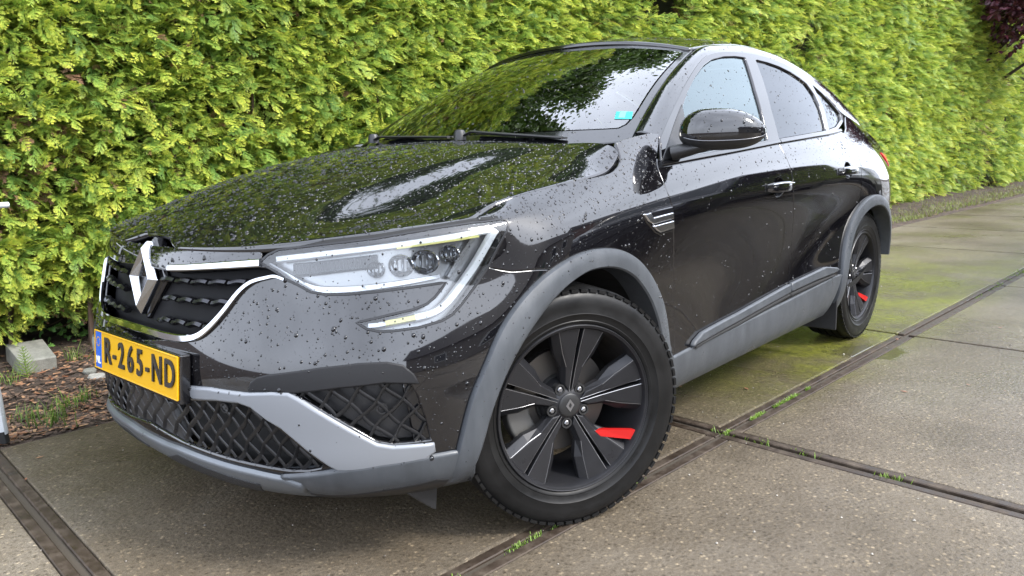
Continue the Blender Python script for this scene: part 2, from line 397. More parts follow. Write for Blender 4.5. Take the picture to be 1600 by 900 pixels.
# hood: rows from the lip to the cowl, columns from the centre to the left edge
HY = [0, .17, .34, .47, .56, .645, .725, .775, .81]; HC = [0, .17, .34, .455, .525, .61, .705, .77, .81]
def hoodrow(xs, zs, ys=HY): return [(x, y, z) for x, y, z in zip(xs, ys, zs)]
hood = [hoodrow([.775, .769, .736, .685, .625, .54, .445, .372, .31], [.850, .849, .854, .864, .873, .885, .898, .905, .912]),
        hoodrow([.735, .728, .694, .64, .578, .495, .402, .33, .27], [.880, .879, .876, .878, .885, .896, .910, .92, .925]),
        hoodrow([.62, .61, .575, .52, .46, .385, .30, .24, .19], [.938, .937, .932, .924, .904, .906, .926, .938, .945], HC),
        hoodrow([.43, .42, .39, .345, .295, .23, .165, .12, .09], [1.003, 1.001, .993, .981, .952, .945, .955, .963, .966], HC),
        hoodrow([.2, .19, .17, .135, .10, .06, .02, -.01, -.03], [1.055, 1.053, 1.047, 1.037, .999, .990, .991, .987, .976], HC),
        hoodrow([-.02, -.03, -.05, -.08, -.105, -.13, -.15, -.165, -.175], [1.09, 1.089, 1.085, 1.078, 1.038, 1.028, 1.026, 1.011, .989], HC),
        hoodrow([-.2, -.205, -.225, -.25, -.27, -.285, -.30, -.31, -.315], [1.113, 1.112, 1.11, 1.106, 1.07, 1.06, 1.055, 1.034, 1.002], HC),
        hoodrow([-.31, -.318, -.34, -.365, -.385, -.403, -.42, -.42, -.41], [1.122, 1.12, 1.113, 1.104, 1.097, 1.09, 1.082, 1.06, 1.025])]
hood = np.array(hood).transpose(1, 0, 2)
edge_px = [(736, 343), (757, 328), (786, 314), (831, 299), (878, 288), (920, 279), (952, 271), (969, 248)]
ed_ = BODY.pts(BODY.px(edge_px)); dl_ = ed_-hood[8]
for c_, k_ in ((8, 1.), (7, .85), (6, .5), (5, .2)): hood[c_] += dl_*k_
hood[7][7] = BODY.pts(BODY.px([(969, 234)]))[0]; hood[6][7] = BODY.pts(BODY.px([(962, 219)]))[0]+np.array([.01, -.02, .0]); hood[5][7] += np.array([-.01, 0, .006])
hood[8] += np.array([.0, -.002, .004])
hfull = np.concatenate([hood[:0:-1]*np.array([1, -1, 1]), hood], 0)
HOOD = Surf(hfull, 1); HOOD.u0 = -8
if HOOD.ev(np.array([[0., 3.]]))[1][0][2] < 0: HOOD.flip = -1

# windscreen: columns across, rows from the base to the header
WS = []
for y, (xb, zb), (xt, zt) in [(0, (-.335, 1.085), (-1.15, 1.53)), (.2, (-.343, 1.085), (-1.155, 1.526)), (.4, (-.375, 1.087), (-1.17, 1.514)), (.56, (-.428, 1.09), (-1.2, 1.497)), (.66, (-.485, 1.093), (-1.23, 1.482)), (.735, (-.56, 1.10), (-1.255, 1.468))]:
    row = []
    for t in (0, .25, .5, .75, 1):
        yy = y*(1-.195*t); bow = .05*math.sin(math.pi*t)*(1-(y/.9)**2*.35)
        row.append((xb+(xt-xb)*t+bow*.45, yy, zb+(zt-zb)*t+bow*.75))
    WS.append(row)
WS = np.array(WS); WIND = Surf(np.concatenate([WS[:0:-1]*np.array([1, -1, 1]), WS], 0)); WIND.u0 = -5
if WIND.ev(np.array([[0., 2.]]))[1][0][0] < 0: WIND.flip = -1
# roof and tailgate glass: rows front to back, columns across
RX = [-1.12, -1.28, -1.48, -1.75, -2.05, -2.35, -2.65, -2.95, -3.25, -3.48]
RZ = [1.538, 1.565, 1.588, 1.602, 1.597, 1.56, 1.485, 1.375, 1.245, 1.13]
RE = [.595, .59, .587, .585, .585, .59, .60, .62, .645, .66]
RD = [.066, .068, .07, .074, .08, .085, .088, .09, .085, .07]
rf = []
for x, z, e, d in zip(RX, RZ, RE, RD):
    rf.append([(x-(.11*(c**2) if x > -1.3 else .11*(c**2)*max(0, (x+2)/.7)), c*e, z-d*c**2.6) for c in (0, .3, .58, .8, .93, 1)])
rf = np.array(rf).transpose(1, 0, 2); ROOF = Surf(np.concatenate([rf[:0:-1]*np.array([1, -1, 1]), rf], 0)); ROOF.u0 = -5
if ROOF.ev(np.array([[0., 3.]]))[1][0][2] < 0: ROOF.flip = -1
# greenhouse flank: y as a function of x and z, from below the belt to the rail
GX = [-.35, -.55, -.75, -1.0, -1.3, -1.6, -1.9, -2.2, -2.5, -2.8, -3.1]
GB = [1.005, 1.02, 1.038, 1.058, 1.081, 1.102, 1.124, 1.145, 1.16, 1.16, 1.13]
GY = [.848, .855, .855, .848, .842, .838, .83, .815, .79, .752, .70]
def side_y(x, z):
    h = z-interp(x, GX, GB); return interp(x, GX, GY)-.36*h-.42*np.maximum(h, 0)**2
gn = []
for x in GX:
    gn.append([(x, float(side_y(x, z)), z) for z in np.linspace(.98, 1.56, 8)])
GLASS = Surf(np.array(gn)); 
if GLASS.ev(np.array([[5., 3.]]))[1][0][1] < 0: GLASS.flip = -1
# ------------------------------------------------------------------ the car: panels
car = empty('car', 'wet black coupe SUV with yellow plate parked on the concrete slabs', 'car')
def smooth_px(L, n=4): return catmull(L, n)
def U(x, v, lo=10.): 
    """station of the left flank at length x"""
    us = np.linspace(0, NS-1, 600); P = BODY.pts(np.stack([us, np.full(600, float(v))], 1)); k = (us > 5)
    return float(us[k][np.argmin(np.abs(P[k, 0]-x))])
def vz(u, z):
    vv = np.linspace(0, 12, 400); P = BODY.pts(np.stack([np.full(400, float(u)), vv], 1)); return float(vv[np.argmin(np.abs(P[:, 2]-z))])
def vline(u0, u1, v, n=8): return np.stack([np.linspace(u0, u1, n), np.full(n, float(v))], 1)
def neg(L): return np.array(L)*np.array([-1, 1])
def sym(half):
    """outline that crosses the car's centre line: half runs from the top centre down the left to the bottom centre"""
    h = np.array(half, float); return np.concatenate([h, neg(h[::-1][1:-1] if abs(h[0][0]) < 1e-6 and abs(h[-1][0]) < 1e-6 else h[::-1])])
# wheel arch outlines (length, height)
ARO = catmull([(-.565, .27), (-.548, .42), (-.508, .554), (-.44, .645), (-.36, .715), (-.27, .763), (-.173, .788), (-.06, .793), (.043, .776), (.14, .737), (.228, .673), (.285, .612), (.324, .55), (.362, .483), (.386, .42), (.412, .32), (.42, .25)], 4)
ARI = catmull([(-.495, .27), (-.485, .40), (-.462, .49), (-.41, .578), (-.345, .645), (-.27, .697), (-.172, .731), (-.06, .739), (.03, .718), (.105, .68), (.18, .62), (.235, .562), (.278, .50), (.31, .435), (.335, .365), (.36, .275), (.364, .235)], 4)
th = np.linspace(math.pi*.93, -math.pi*.02, 40)
def rear_arch(rx, rz): return np.concatenate([np.stack([-2.685+rx*np.cos(th), .335+rz*np.sin(th)], 1), [(-2.685+rx*.985, .25)]])[::-1]
RRO = rear_arch(.475, .462); RRI = rear_arch(.415, .405)
uARO, uARI, uRRO, uRRI = [BODY.xz(a) for a in (ARO, ARI, RRO, RRI)]       # run rear->front (front arch) and front->rear (rear arch)
HLpx = [(406, 410), (419, 398), (437, 390), (507, 382), (587, 373), (640, 364), (693, 355), (740, 348), (780, 343), (791, 344), (795, 350), (792, 360), (763, 417), (742, 448), (720, 477), (706, 492), (691, 501), (653, 512), (615, 517), (592, 518), (573, 514), (557, 504), (585, 498), (613, 491), (645, 484), (667, 475), (680, 464), (691, 450), (697, 441), (650, 448), (587, 456), (540, 460), (507, 460), (485, 456), (448, 437), (418, 417)]
uHL = BODY.px(HLpx)
# ---- inner shell: keeps the gaps and openings dark
shell_out = np.concatenate([vline(0, NS-1, 11.2, 40), vline(NS-1, U(-3.0, 4), 3.8, 20), vline(U(-2.7, 1), 0, .3, 50)])
def shell(side):
    uv, F, _ = tri_domain(BODY, [resample(BODY, (shell_out if side > 0 else neg(shell_out)), .06), resample(BODY, uARI if side > 0 else neg(uARI), .05), resample(BODY, uRRI if side > 0 else neg(uRRI), .05)], .05)
    P, n, _, _ = BODY.ev(uv); return P-n*.05, F
m = MB()
for s in (1, -1): m.add(*shell(s))
m.build('inner_shell', 'matte_black', car)
# ---- front bumper
seam = BODY.px([(763, 417), (800, 424), (845, 435)])
k_arch = int(np.argmin(np.abs(ARO[:, 0]-.10)+np.abs(ARO[:, 1]-.755)))
arch_f = uARO[k_arch:]                                                     # from the seam forward and down
j0 = HLpx.index((763, 417)); j1 = len(HLpx)
tip = uHL[0]
bump_half = np.concatenate([[(0, 11.)], vline(.6, tip[0]-.3, 11., 10), [(tip[0], 11.)], uHL[0:1], uHL[:j0-1:-1], seam[1:-1], arch_f[:-3], [(arch_f[-1][0], .8)], vline(arch_f[-1][0]-.3, .5, .8, 14), [(0, .8)]])
ghalf = np.concatenate([[(0, 8.85)], BODY.px(smooth_px([(270, 425), (340, 421), (405, 418), (424, 424), (438, 432)], 3)), BODY.px(smooth_px([(420, 434), (395, 441), (376, 456), (352, 487), (330, 512), (311, 525), (290, 528)], 4)), [(0, 5.35)]])
GRILLE = sym(ghalf)
lghalf = np.concatenate([[(0, 4.15)], BODY.px([(300, 627), (340, 628), (375, 632), (395, 641), (418, 658), (505, 727), (501, 733), (480, 737), (452, 737), (395, 727), (338, 712), (282, 690)]), [(0, 2.3)]])
LGRILLE = sym(lghalf)
FOGpx = [(457, 615), (530, 606), (600, 598), (640, 597), (652, 618), (664, 650), (674, 688), (640, 692), (614, 694), (589, 690), (555, 671), (490, 634)]
uFOG = BODY.px(FOGpx)
panel('front_bumper', BODY, [sym(bump_half), GRILLE, LGRILLE, uFOG, neg(uFOG)], 'paint', car, step=.02)
# ---- front wings
hoodedge = HOOD.pts(np.stack([np.full(30, 8.), np.linspace(.2, 7, 30)], 1))
def near_uv(S, P):
    t = S.bvh(); out = []
    for p in P:
        q, n, fi, d = t.find_nearest(Vector(p)); tri = S._F[fi]; A, B, C = S._P[list(tri)]; q = np.array(q)
        v0, v1, v2 = B-A, C-A, q-A; d00, d01, d11, d20, d21 = v0@v0, v0@v1, v1@v1, v2@v0, v2@v1; den = d00*d11-d01*d01+1e-18
        b = (d11*d20-d01*d21)/den; c = (d00*d21-d01*d20)/den; W_ = S._uv[list(tri)]; out.append(W_[0]*(1-b-c)+W_[1]*b+W_[2]*c)
    return np.array(out)
ASH = BODY.px(smooth_px([(1029, 228), (1027, 257), (1037, 285), (1047, 312), (1052, 340), (1053, 450), (1054, 560)], 3))
wing_top = BODY.px(smooth_px([(740, 343), (784, 315), (831, 299), (894, 284), (945, 273), (962, 264), (969, 252), (968, 238), (961, 219)], 3))
j2 = HLpx.index((780, 343))
wing = np.concatenate([uHL[j0:j2-1:-1], [wing_top[0]], wing_top[1:], BODY.px([(985, 211), (1004, 200), (1020, 203), (1034, 210)]), ASH, [(ASH[-1][0]+.05, 2.0)], [(uARO[2][0]+.02, 2.0)], uARO[4:k_arch+1], seam[-2:-1]])
panel('front_wing', BODY, wing, 'paint', car, mirror=True, step=.02)
# ---- doors and rear quarter
BSH = BODY.px(smooth_px([(1216, 222), (1222, 233), (1231, 252), (1238, 277), (1240, 330), (1237, 376), (1232, 447), (1231, 480)], 3))
belt_f = BODY.px([(1040, 255), (1090, 244), (1150, 233), (1200, 224)])
belt_r = BODY.px([(1235, 219), (1265, 214), (1292, 209), (1312, 205)])
front_door = np.concatenate([ASH[3:][::-1], [ASH[2], ] , belt_f, BSH, [(BSH[-1][0], 2.2)], [(ASH[-1][0]+.05, 2.2)]])
def recess(pc):
    u0 = BODY.px([pc])[0]; _, _, Pu, Pv = BODY.ev(np.array([u0])); a = np.arange(28)*2*math.pi/28
    return np.stack([u0[0]+.006/np.linalg.norm(Pu)+.054*np.cos(a)/np.linalg.norm(Pu), u0[1]+.037*np.sin(a)/np.linalg.norm(Pv)], 1)
RC1, RC2 = recess((1217, 292)), recess((1325, 267))
door_f = empty('front_door'); door_f.parent = car; door_f2 = empty('front_door'); door_f2.parent = car
door_r = empty('rear_door'); door_r.parent = car; door_r2 = empty('rear_door'); door_r2.parent = car
panel('door_skin', BODY, [front_door, RC1], 'paint', door_f, mirror=door_f2, step=.022)
RSH = BODY.px(smooth_px([(1320, 208), (1331, 224), (1340, 240), (1345, 260), (1346, 285), (1344, 310), (1341, 328)], 3))
k_r = int(np.argmin(np.abs(RRO[:, 0]+2.40)+np.abs(RRO[:, 1]-.71)))
rear_arch_fwd = uRRO[:k_r+1][::-1] if RRO[0][0] > RRO[-1][0] else uRRO[k_r:]
rear_door = np.concatenate([BSH[::-1], belt_r, RSH, rear_arch_fwd[2:-6], [(rear_arch_fwd[-6][0]-.02, 2.2)], [(BSH[-1][0], 2.2)]])
panel('door_skin', BODY, [rear_door, RC2], 'paint', door_r, mirror=door_r2, step=.022)
uR = NS-1
rear_arch_aft = uRRO[k_r:] if RRO[0][0] > RRO[-1][0] else uRRO[:k_r+1][::-1]
quarter = np.concatenate([RSH[::-1], BODY.px([(1322, 200)]), [(U(-2.72, 11.9), 11.9)], vline(U(-2.8, 11.9), uR-2.2, 11.9, 8), [(uR-2.2, 3.6)], [(rear_arch_aft[-1][0]+.05, 3.6)], rear_arch_aft[::-1]])
panel('rear_quarter', BODY, quarter, 'paint', car, mirror=True, step=.026)
tail = np.concatenate([vline(uR-2.2, uR, 11.9, 6), vline(uR, uR-2.2, 1., 6)])
panel('tailgate', BODY, np.concatenate([vline(uR-2.2, uR, 11.9, 6), vline(uR, uR-2.2, 3.6, 6)]), 'paint', car, mirror=True, step=.03)
# ---- hood, with a notch for the badge
hd = np.concatenate([[(-1.0, 0.02), (-.8, .25), (-.45, .75), (0, .85), (.45, .75), (.8, .25), (1.0, .02)], vline(1.4, 7.9, .02, 24), [(8, .2)], np.stack([np.full(24, 8.), np.linspace(.4, 6.5, 24)], 1), [(7.9, 6.85), (7.6, 7)], vline(7.2, -7.2, 7, 40), [(-7.6, 7), (-7.9, 6.85)], np.stack([np.full(24, -8.), np.linspace(6.5, .4, 24)], 1), [(-8, .2)], vline(-7.9, -1.4, .02, 24)])
panel('hood', HOOD, hd, 'paint', car, step=.021, edge=.006, depth=.02)
# ---- badge nose under the notch
# ---- windscreen
def glassf(tint, refl=1., gc=(1, 1, 1)):
    def f(n, l, b):
        out = n['Material Output']; tr = nd(n, 'BsdfTransparent'); tr.inputs[0].default_value = (*tint, 1)
        gl = nd(n, 'BsdfGlossy'); gl.inputs['Roughness'].default_value = .015; gl.inputs[0].default_value = (*gc, 1)
        fr = nd(n, 'Fresnel'); fr.inputs[0].default_value = 1.6; mu = nd(n, 'Math', operation='MULTIPLY_ADD'); mu.inputs[1].default_value = refl; mu.inputs[2].default_value = .03
        mxs = nd(n, 'MixShader'); l.new(fr.outputs[0], mu.inputs[0]); l.new(mu.outputs[0], mxs.inputs[0]); l.new(tr.outputs[0], mxs.inputs[1]); l.new(gl.outputs[0], mxs.inputs[2]); l.new(mxs.outputs[0], out.inputs[0])
    return f
mat('windscreen_glass', fn=glassf((.42, .5, .47), 1.7)); mat('side_glass', fn=glassf((.4, .46, .46), 1.1, (.84, .97, 1.))); mat('privacy_glass', fn=glassf((.05, .055, .06), .68, (.93, .96, 1.)))
wo = np.concatenate([vline(-5, 5, 0, 40), np.stack([np.full(20, 5.), np.linspace(.2, 4, 20)], 1), vline(4.7, -4.7, 4, 30), np.stack([np.full(20, -5.), np.linspace(4, .2, 20)], 1)])
wi = np.concatenate([vline(-4.35, 4.35, .42, 40), [(4.55, .52), (4.66, .75)], np.stack([np.full(18, 4.68), np.linspace(1, 3.6, 18)], 1), [(4.6, 3.75), (4.4, 3.82)], vline(4.2, -4.2, 3.84, 30), [(-4.4, 3.82), (-4.6, 3.75)], np.stack([np.full(18, -4.68), np.linspace(3.6, 1, 18)], 1), [(-4.66, .75), (-4.55, .52)]])
windscreen = panel('windscreen', WIND, wi, 'windscreen_glass', car, step=.04, rim=False)
panel('frit_band', WIND, [wo, wi], 'gloss_black', windscreen, step=.03, off=.0006, depth=.006)
# ---- roof
ro = np.concatenate([vline(-5, 5, .0, 30), np.stack([np.full(30, 5.), np.linspace(.2, 5.4, 30)], 1), vline(4.8, -4.8, 5.4, 24), np.stack([np.full(30, -5.), np.linspace(5.4, .2, 30)], 1)])
panel('roof', ROOF, ro, 'paint', car, step=.03)
rg = np.concatenate([vline(-4.9, 4.9, 5.45, 30), np.stack([np.full(20, 4.9), np.linspace(5.6, 9, 20)], 1), vline(4.7, -4.7, 9, 24), np.stack([np.full(20, -4.9), np.linspace(9, 5.6, 20)], 1)])
panel('rear_window', ROOF, rg, 'privacy_glass', car, step=.04)
# ---- pillars and roof rails
Fpx = [(1031, 216), (1045, 183), (1063, 146), (1086, 107), (1104, 87), (1129, 80.5), (1173, 83.5), (1216, 96), (1254, 116), (1285, 144), (1312, 176)]
F3 = [GLASS.pts(GLASS.px([q]))[0] for q in Fpx]+[BODY.pts(np.array([[U(x, 11.9), 11.9]]))[0] for x in (-2.84, -3.05, -3.3)]
W3 = [WIND.pts(np.array([[5., t]]))[0] for t in (0.25, 1, 2, 3)]+[ROOF.pts(np.array([[5., t]]))[0] for t in (.35, 1.1, 2.5, 3.6, 4.6, 5.6, 6.5, 7.2, 7.9, 8.6)]
cen = np.array([-1.6, 0, 1.15]); rail = []
for i, (a, b) in enumerate(zip(W3, F3)):
    a, b = np.array(a), np.array(b); d = b-a; nrm = np.array([.18 if i < 4 else 0, 1, .75]); nrm /= np.linalg.norm(nrm); nrm -= d*(nrm@d)/(d@d+1e-9); bl = np.linalg.norm(d)
    rail.append([a-d*.02, a+d*.08+nrm*bl*.08, a+d*.3+nrm*bl*.15, a+d*.62+nrm*bl*.13, a+d*.92+nrm*bl*.03, b])
RAIL = Surf(np.array(rail)); 
if RAIL.ev(np.array([[3., 2.]]))[1][0][1] < 0: RAIL.flip = -1
nr = len(rail)-1
panel('roof_rail', RAIL, np.concatenate([vline(0, nr, 0, 60), vline(nr, 0, 5, 60)]), 'paint', car, mirror=True, step=.022)
# ---- side windows
frame = GLASS.px(smooth_px([(1031, 216), (1045, 183), (1063, 146), (1086, 107), (1104, 87), (1129, 80.5), (1173, 83.5), (1216, 96), (1254, 116), (1285, 144), (1310, 171), (1318, 187), (1310, 202)], 4))
frame = np.concatenate([frame, GLASS.px([(1292, 209), (1265, 213), (1235, 218), (1200, 223), (1150, 232), (1090, 243), (1034, 255)])])
FG = GLASS.px([(1056, 246), (1061, 205), (1066, 170), (1075, 143), (1088, 118), (1100, 102), (1112, 93), (1130, 88.5), (1148, 88), (1164, 90), (1180, 141), (1195, 197), (1199, 219), (1150, 228), (1100, 238)])
RG = GLASS.px([(1180, 93), (1200, 98), (1217, 104), (1235, 113), (1250, 123), (1260, 131), (1272, 148), (1281, 168), (1290, 204), (1265, 208.5), (1240, 213), (1217, 217), (1205, 172)])
QG = GLASS.px([(1269, 133), (1283, 145), (1300, 163), (1312, 178), (1314, 187), (1307, 198), (1295, 202.5), (1287, 170)])
panel('window_frame', GLASS, [frame, FG, RG, QG], 'gloss_black', car, mirror=True, step=.022, off=.002)
for nm, poly, mt, pr in (('side_window', FG, 'side_glass', (door_f, door_f2)), ('side_window', RG, 'privacy_glass', (door_r, door_r2)), ('quarter_window', QG, 'privacy_glass', (car, car))):
    panel(nm, GLASS, poly, mt, pr[0], mirror=pr[1], step=.04, off=-.008, rim=False)
for q, pr in ((smooth_px([(1030, 258), (1090, 246.5), (1150, 235.5), (1216, 222.5)], 6), (door_f, door_f2)), (smooth_px([(1217, 222.5), (1265, 214.5), (1292, 210), (1312, 205)], 6), (door_r, door_r2))):
    s_ = strip(BODY, BODY.px(q), .016, 'belt_moulding', 'gloss_black', pr[0], off=.004, th=.008); mirrored(s_, pr[1])
# ------------------------------------------------------------------ the car: front end
def px3(S, q, off=0.):
    P, n, _, _ = S.ev(S.px([q])); return P[0]+n[0]*off, n[0]
# lower bumper trim
BLADE = [(296, 602), (330, 605), (384, 613), (425, 612), (452, 613), (470, 623), (490, 636), (555, 674), (589, 692), (614, 696), (645, 694), (678, 691), (680, 704), (664, 716), (595, 727), (560, 733), (542, 734), (530, 734), (517, 728), (480, 702), (440, 668), (418, 655), (394, 636), (375, 629), (340, 625), (306, 623), (299, 616)]
uB = BODY.px(BLADE); panel('bumper_blade', BODY, uB, 'blade_grey', car, off=.012, depth=.03, edge=.007, step=.016, mirror=True)
VIS = [(388, 612), (391, 598), (402, 589), (418, 585), (500, 574), (560, 567), (604, 565), (630, 570), (647, 584), (656, 600), (600, 599), (530, 607), (456, 615), (425, 612)]
mat('visor_black', (.014, .014, .015), .5, spec=.25)
panel('vent_visor', BODY, BODY.px(VIS), 'visor_black', car, off=.006, depth=.03, edge=.005, step=.02, mirror=True)
FRM = [(652, 598), (663, 628), (672, 664), (680, 704), (676, 688), (640, 691), (645, 660), (634, 600)]
panel('vent_frame', BODY, BODY.px([(630, 599), (655, 600), (664, 630), (672, 660), (677, 690), (648, 692), (641, 650)]), 'gloss_black', car, off=-.012, depth=.03, step=.02, mirror=True)
LIP = [(440, 741), (470, 739), (500, 736), (530, 731), (595, 722), (664, 711), (705, 704), (743, 697), (741, 722), (738, 744), (698, 757), (640, 770), (564, 782), (543, 785), (515, 775), (487, 762), (471, 750)]
panel('bumper_lip', BODY, BODY.px(LIP), 'cladding', car, off=.014, depth=.04, edge=.008, step=.016, mirror=True)
LIPLO = [(486, 762), (520, 765), (600, 757), (680, 741), (700, 741), (690, 751), (640, 761), (564, 773), (520, 774)]
panel('lip_recess', BODY, BODY.px(LIPLO), 'satin_black', car, off=.0165, depth=.01, edge=.004, step=.02, mirror=True)
s_ = BODY.px([(262, 690), (282, 697), (338, 718), (395, 733), (447, 744), (478, 755), (486, 765), (520, 786), (470, 788), (405, 773), (338, 752), (300, 736), (282, 727)]); skid = np.concatenate([[(0, s_[0][1])], s_, [(0, s_[-1][1])]])
mat('skid_grey', (.13, .14, .15), .34, metal=.4, fn=wear(6, .1))
panel('skid_plate', BODY, sym(skid), 'skid_grey', car, off=.016, depth=.04, edge=.008, step=.018)
def ribbed(n, l, b):
    t = nd(n, 'TexCoord'); wv = nd(n, 'TexWave', Scale=60.); wv.bands_direction = 'Y'; l.new(t.outputs['Object'], wv.inputs['Vector'])
    bp = nd(n, 'Bump', Strength=.8, Distance=.003); l.new(wv.outputs['Fac'], bp.inputs['Height']); l.new(bp.outputs[0], b.inputs['Normal'])
mat('ribbed_black', (.03, .031, .033), .5, fn=ribbed)
panel('skid_insert', BODY, BODY.px([(268, 704), (285, 703), (338, 726), (395, 744), (412, 748), (417, 758), (395, 757), (338, 739), (290, 720)]), 'ribbed_black', car, off=.019, depth=.01, edge=.003, step=.02, mirror=True)
# central air-intake panel
panel('intake_panel', BODY, sym(np.concatenate([[(0, 4.05)], BODY.px([(250, 628), (262, 632), (284, 692)]), [(0, float(BODY.px([(284, 692)])[0][1]))]])), 'satin_black', car, off=-.012, depth=.03, step=.02)
# meshes in the openings
def lattice(name, S, poly, m, parent, pitch=(.042, .036), off=-.014, r=.0032, wavy=.006, slope=1.):
    """crossing bars laid over the opening"""
    P, n, Pu, Pv = S.ev(np.array([poly.mean(0)])); su, sv = np.linalg.norm(Pu), np.linalg.norm(Pv); mb = MB()
    lo, hi = poly.min(0), poly.max(0); W_, H_ = (hi-lo)*np.array([su, sv]); c0 = (lo+hi)/2
    for fam in (1, -1):
        K = int((W_+H_*slope)/pitch[0])+3
        for k in range(-K, K+1):
            t = np.linspace(-H_*.6-.02, H_*.6+.02, 120); xx = k*pitch[0]+fam*slope*t+wavy*np.sin(t/pitch[1]*math.pi*1.)*1.
            uv = np.stack([c0[0]+xx/su, c0[1]+t/sv], 1); ins = inpoly(uv, poly); i = 0
            while i < len(t):
                if not ins[i]: i += 1; continue
                j = i
                while j+1 < len(t) and ins[j+1]: j += 1
                if j-i >= 4:
                    ii = np.unique(np.linspace(i, j, max(4, (j-i)//3)).astype(int)); Q, qn, _, _ = S.ev(uv[ii])
                    mb.tube(Q+qn*(off+fam*.0012), r, 5, up=(.3, .5, 1), flat=(.8, 2.2))
                i = j+1
    return mb.build(name, m, parent, angle=50)
mat('mesh_black', (.02, .02, .021), .3, fn=wear(12, .1))
lattice('intake_mesh', BODY, LGRILLE, 'mesh_black', car, pitch=(.064, .045), off=-.012)
f1 = lattice('vent_mesh', BODY, uFOG, 'mesh_black', car, pitch=(.064, .045), off=-.008); mirrored(f1)
panel('vent_backing', BODY, uFOG, 'satin_black', car, off=-.03, depth=.01, step=.03, mirror=True)
# radiator grille: rows of short bars on a dark backing
mat('grille_black', (.006, .006, .007), .6, spec=.15)
gb = empty('grille'); gb.parent = car
panel('grille_backing', BODY, GRILLE, 'grille_black', gb, off=-.035, depth=.005, step=.03)
mat('bar_chrome', (.05, .05, .055), .22, metal=.9)
for row, (va, n0) in enumerate([(8.15, 7), (7.25, 7), (6.35, 6)]):
    umax = max(q[0] for q in GRILLE if abs(q[1]-va) < .7)-.1
    for side in (1, -1):
        for k in range(n0):
            a = .72+k*.46+(.12 if row % 2 else 0); b = a+.40
            if b > umax: break
            uv = np.stack([np.linspace(a, b, 7), va+.07*np.array([-.7, -.6, .1, .5, .4, .1, -.3])], 1); P, n, _, _ = BODY.ev(uv*np.array([side, 1]))
            MB().tube(P+n*-.014, .009, 6, flat=(1.5, .9)).build('grille_bar', 'bar_chrome', gb, angle=40)
# chrome surround and the bar beside the badge
path = np.concatenate([BODY.px(smooth_px([(446, 437), (432, 432), (419, 434), (395, 441), (375, 457), (351, 488), (328, 513), (309, 526), (288, 529), (262, 525)], 4))]); path = np.concatenate([path, neg(path[::-1])])
strip(BODY, path, np.interp(np.linspace(-1, 1, len(path)), [-1, -.6, 0, .6, 1], [.008, .012, .022, .012, .008]), 'grille_surround', 'chrome', gb, off=.003, th=.007)
cb = BODY.px(smooth_px([(266, 419), (300, 418), (350, 415), (408, 411)], 5)); s_ = strip(BODY, cb, np.linspace(.016, .02, len(cb)), 'chrome_bar', 'chrome', gb, off=.004, th=.006); mirrored(s_)
# diamond badge
mat('badge_chrome', (.5, .51, .53), .14, metal=1.)
bd = MB(); oc = np.array([.781, .006, .757]); Zb = np.array([-.19, 0, 1.]); Zb /= np.linalg.norm(Zb); Yb = np.array([0, 1., 0]); Nb = np.cross(Yb, Zb)
O = [(0, .103), (.083, 0), (0, -.103), (-.083, 0)]; I = [(0, .058), (.034, 0), (0, -.058), (-.034, 0)]; M_ = [(a*.5+c*.5, b*.5+d*.5) for (a, b), (c, d) in zip(O, I)]
V = [oc+a*Yb+b*Zb+h*Nb for L_, h in ((O, -.02), (O, .004), (M_, .02), (I, .006), (I, -.02)) for a, b in L_]
bd.add(V, [(r*4+k, r*4+(k+1) % 4, r*4+4+(k+1) % 4, r*4+4+k) for r in range(4) for k in range(4)])
bo = bd.build('badge', 'badge_chrome', car); bevel(bo, .002, 2)
bk = MB().prism([(a*1.28, b*1.15) for a, b in O], -.05, -.012, (oc, Yb, Zb, Nb)).build('badge_plinth', 'gloss_black', bo); bevel(bk, .008, 3)
# number plate
pl = empty('number_plate'); pl.parent = car
PC = np.array([.841, .010, .527]); Xp = np.array([0, 1., 0]); Yp = np.array([-.10, 0, 1.]); Yp /= np.linalg.norm(Yp); Np = np.cross(Xp, Yp); PW, PH = .268, .056
bevel(MB().prism([(-PW-.008, -PH-.012), (PW+.01, -PH-.012), (PW+.01, PH+.006), (-PW-.008, PH+.006)], -.03, -.003, (PC, Xp, Yp, Np)).build('plate_holder', 'gloss_black', pl), .004, 2)
mat('plate_yellow', (.55, .30, .005), .32, fn=wear(8, .08)); mat('plate_blue', (.01, .09, .42), .35); mat('plate_ink', (.025, .022, .02), .35); mat('plate_white', (.75, .75, .78), .4)
fr = (PC, Xp, Yp, Np)
MB().prism([(-PW+.045, -PH), (PW, -PH), (PW, PH), (-PW+.045, PH)], -.003, .0, fr).build('plate_face', 'plate_yellow', pl)
MB().prism([(-PW, -PH), (-PW+.0445, -PH), (-PW+.0445, PH), (-PW, PH)], -.003, .0, fr).build('euro_band', 'plate_blue', pl)
rimb = MB()
for a, b in (((-PW, -PH), (PW, -PH)), ((PW, -PH), (PW, PH)), ((PW, PH), (-PW, PH)), ((-PW, PH), (-PW, -PH))):
    rimb.tube([PC+Xp*a[0]+Yp*a[1]+Np*.001, PC+Xp*b[0]+Yp*b[1]+Np*.001], .0022, 6)
rimb.build('plate_rim', 'plate_yellow', pl, angle=50)
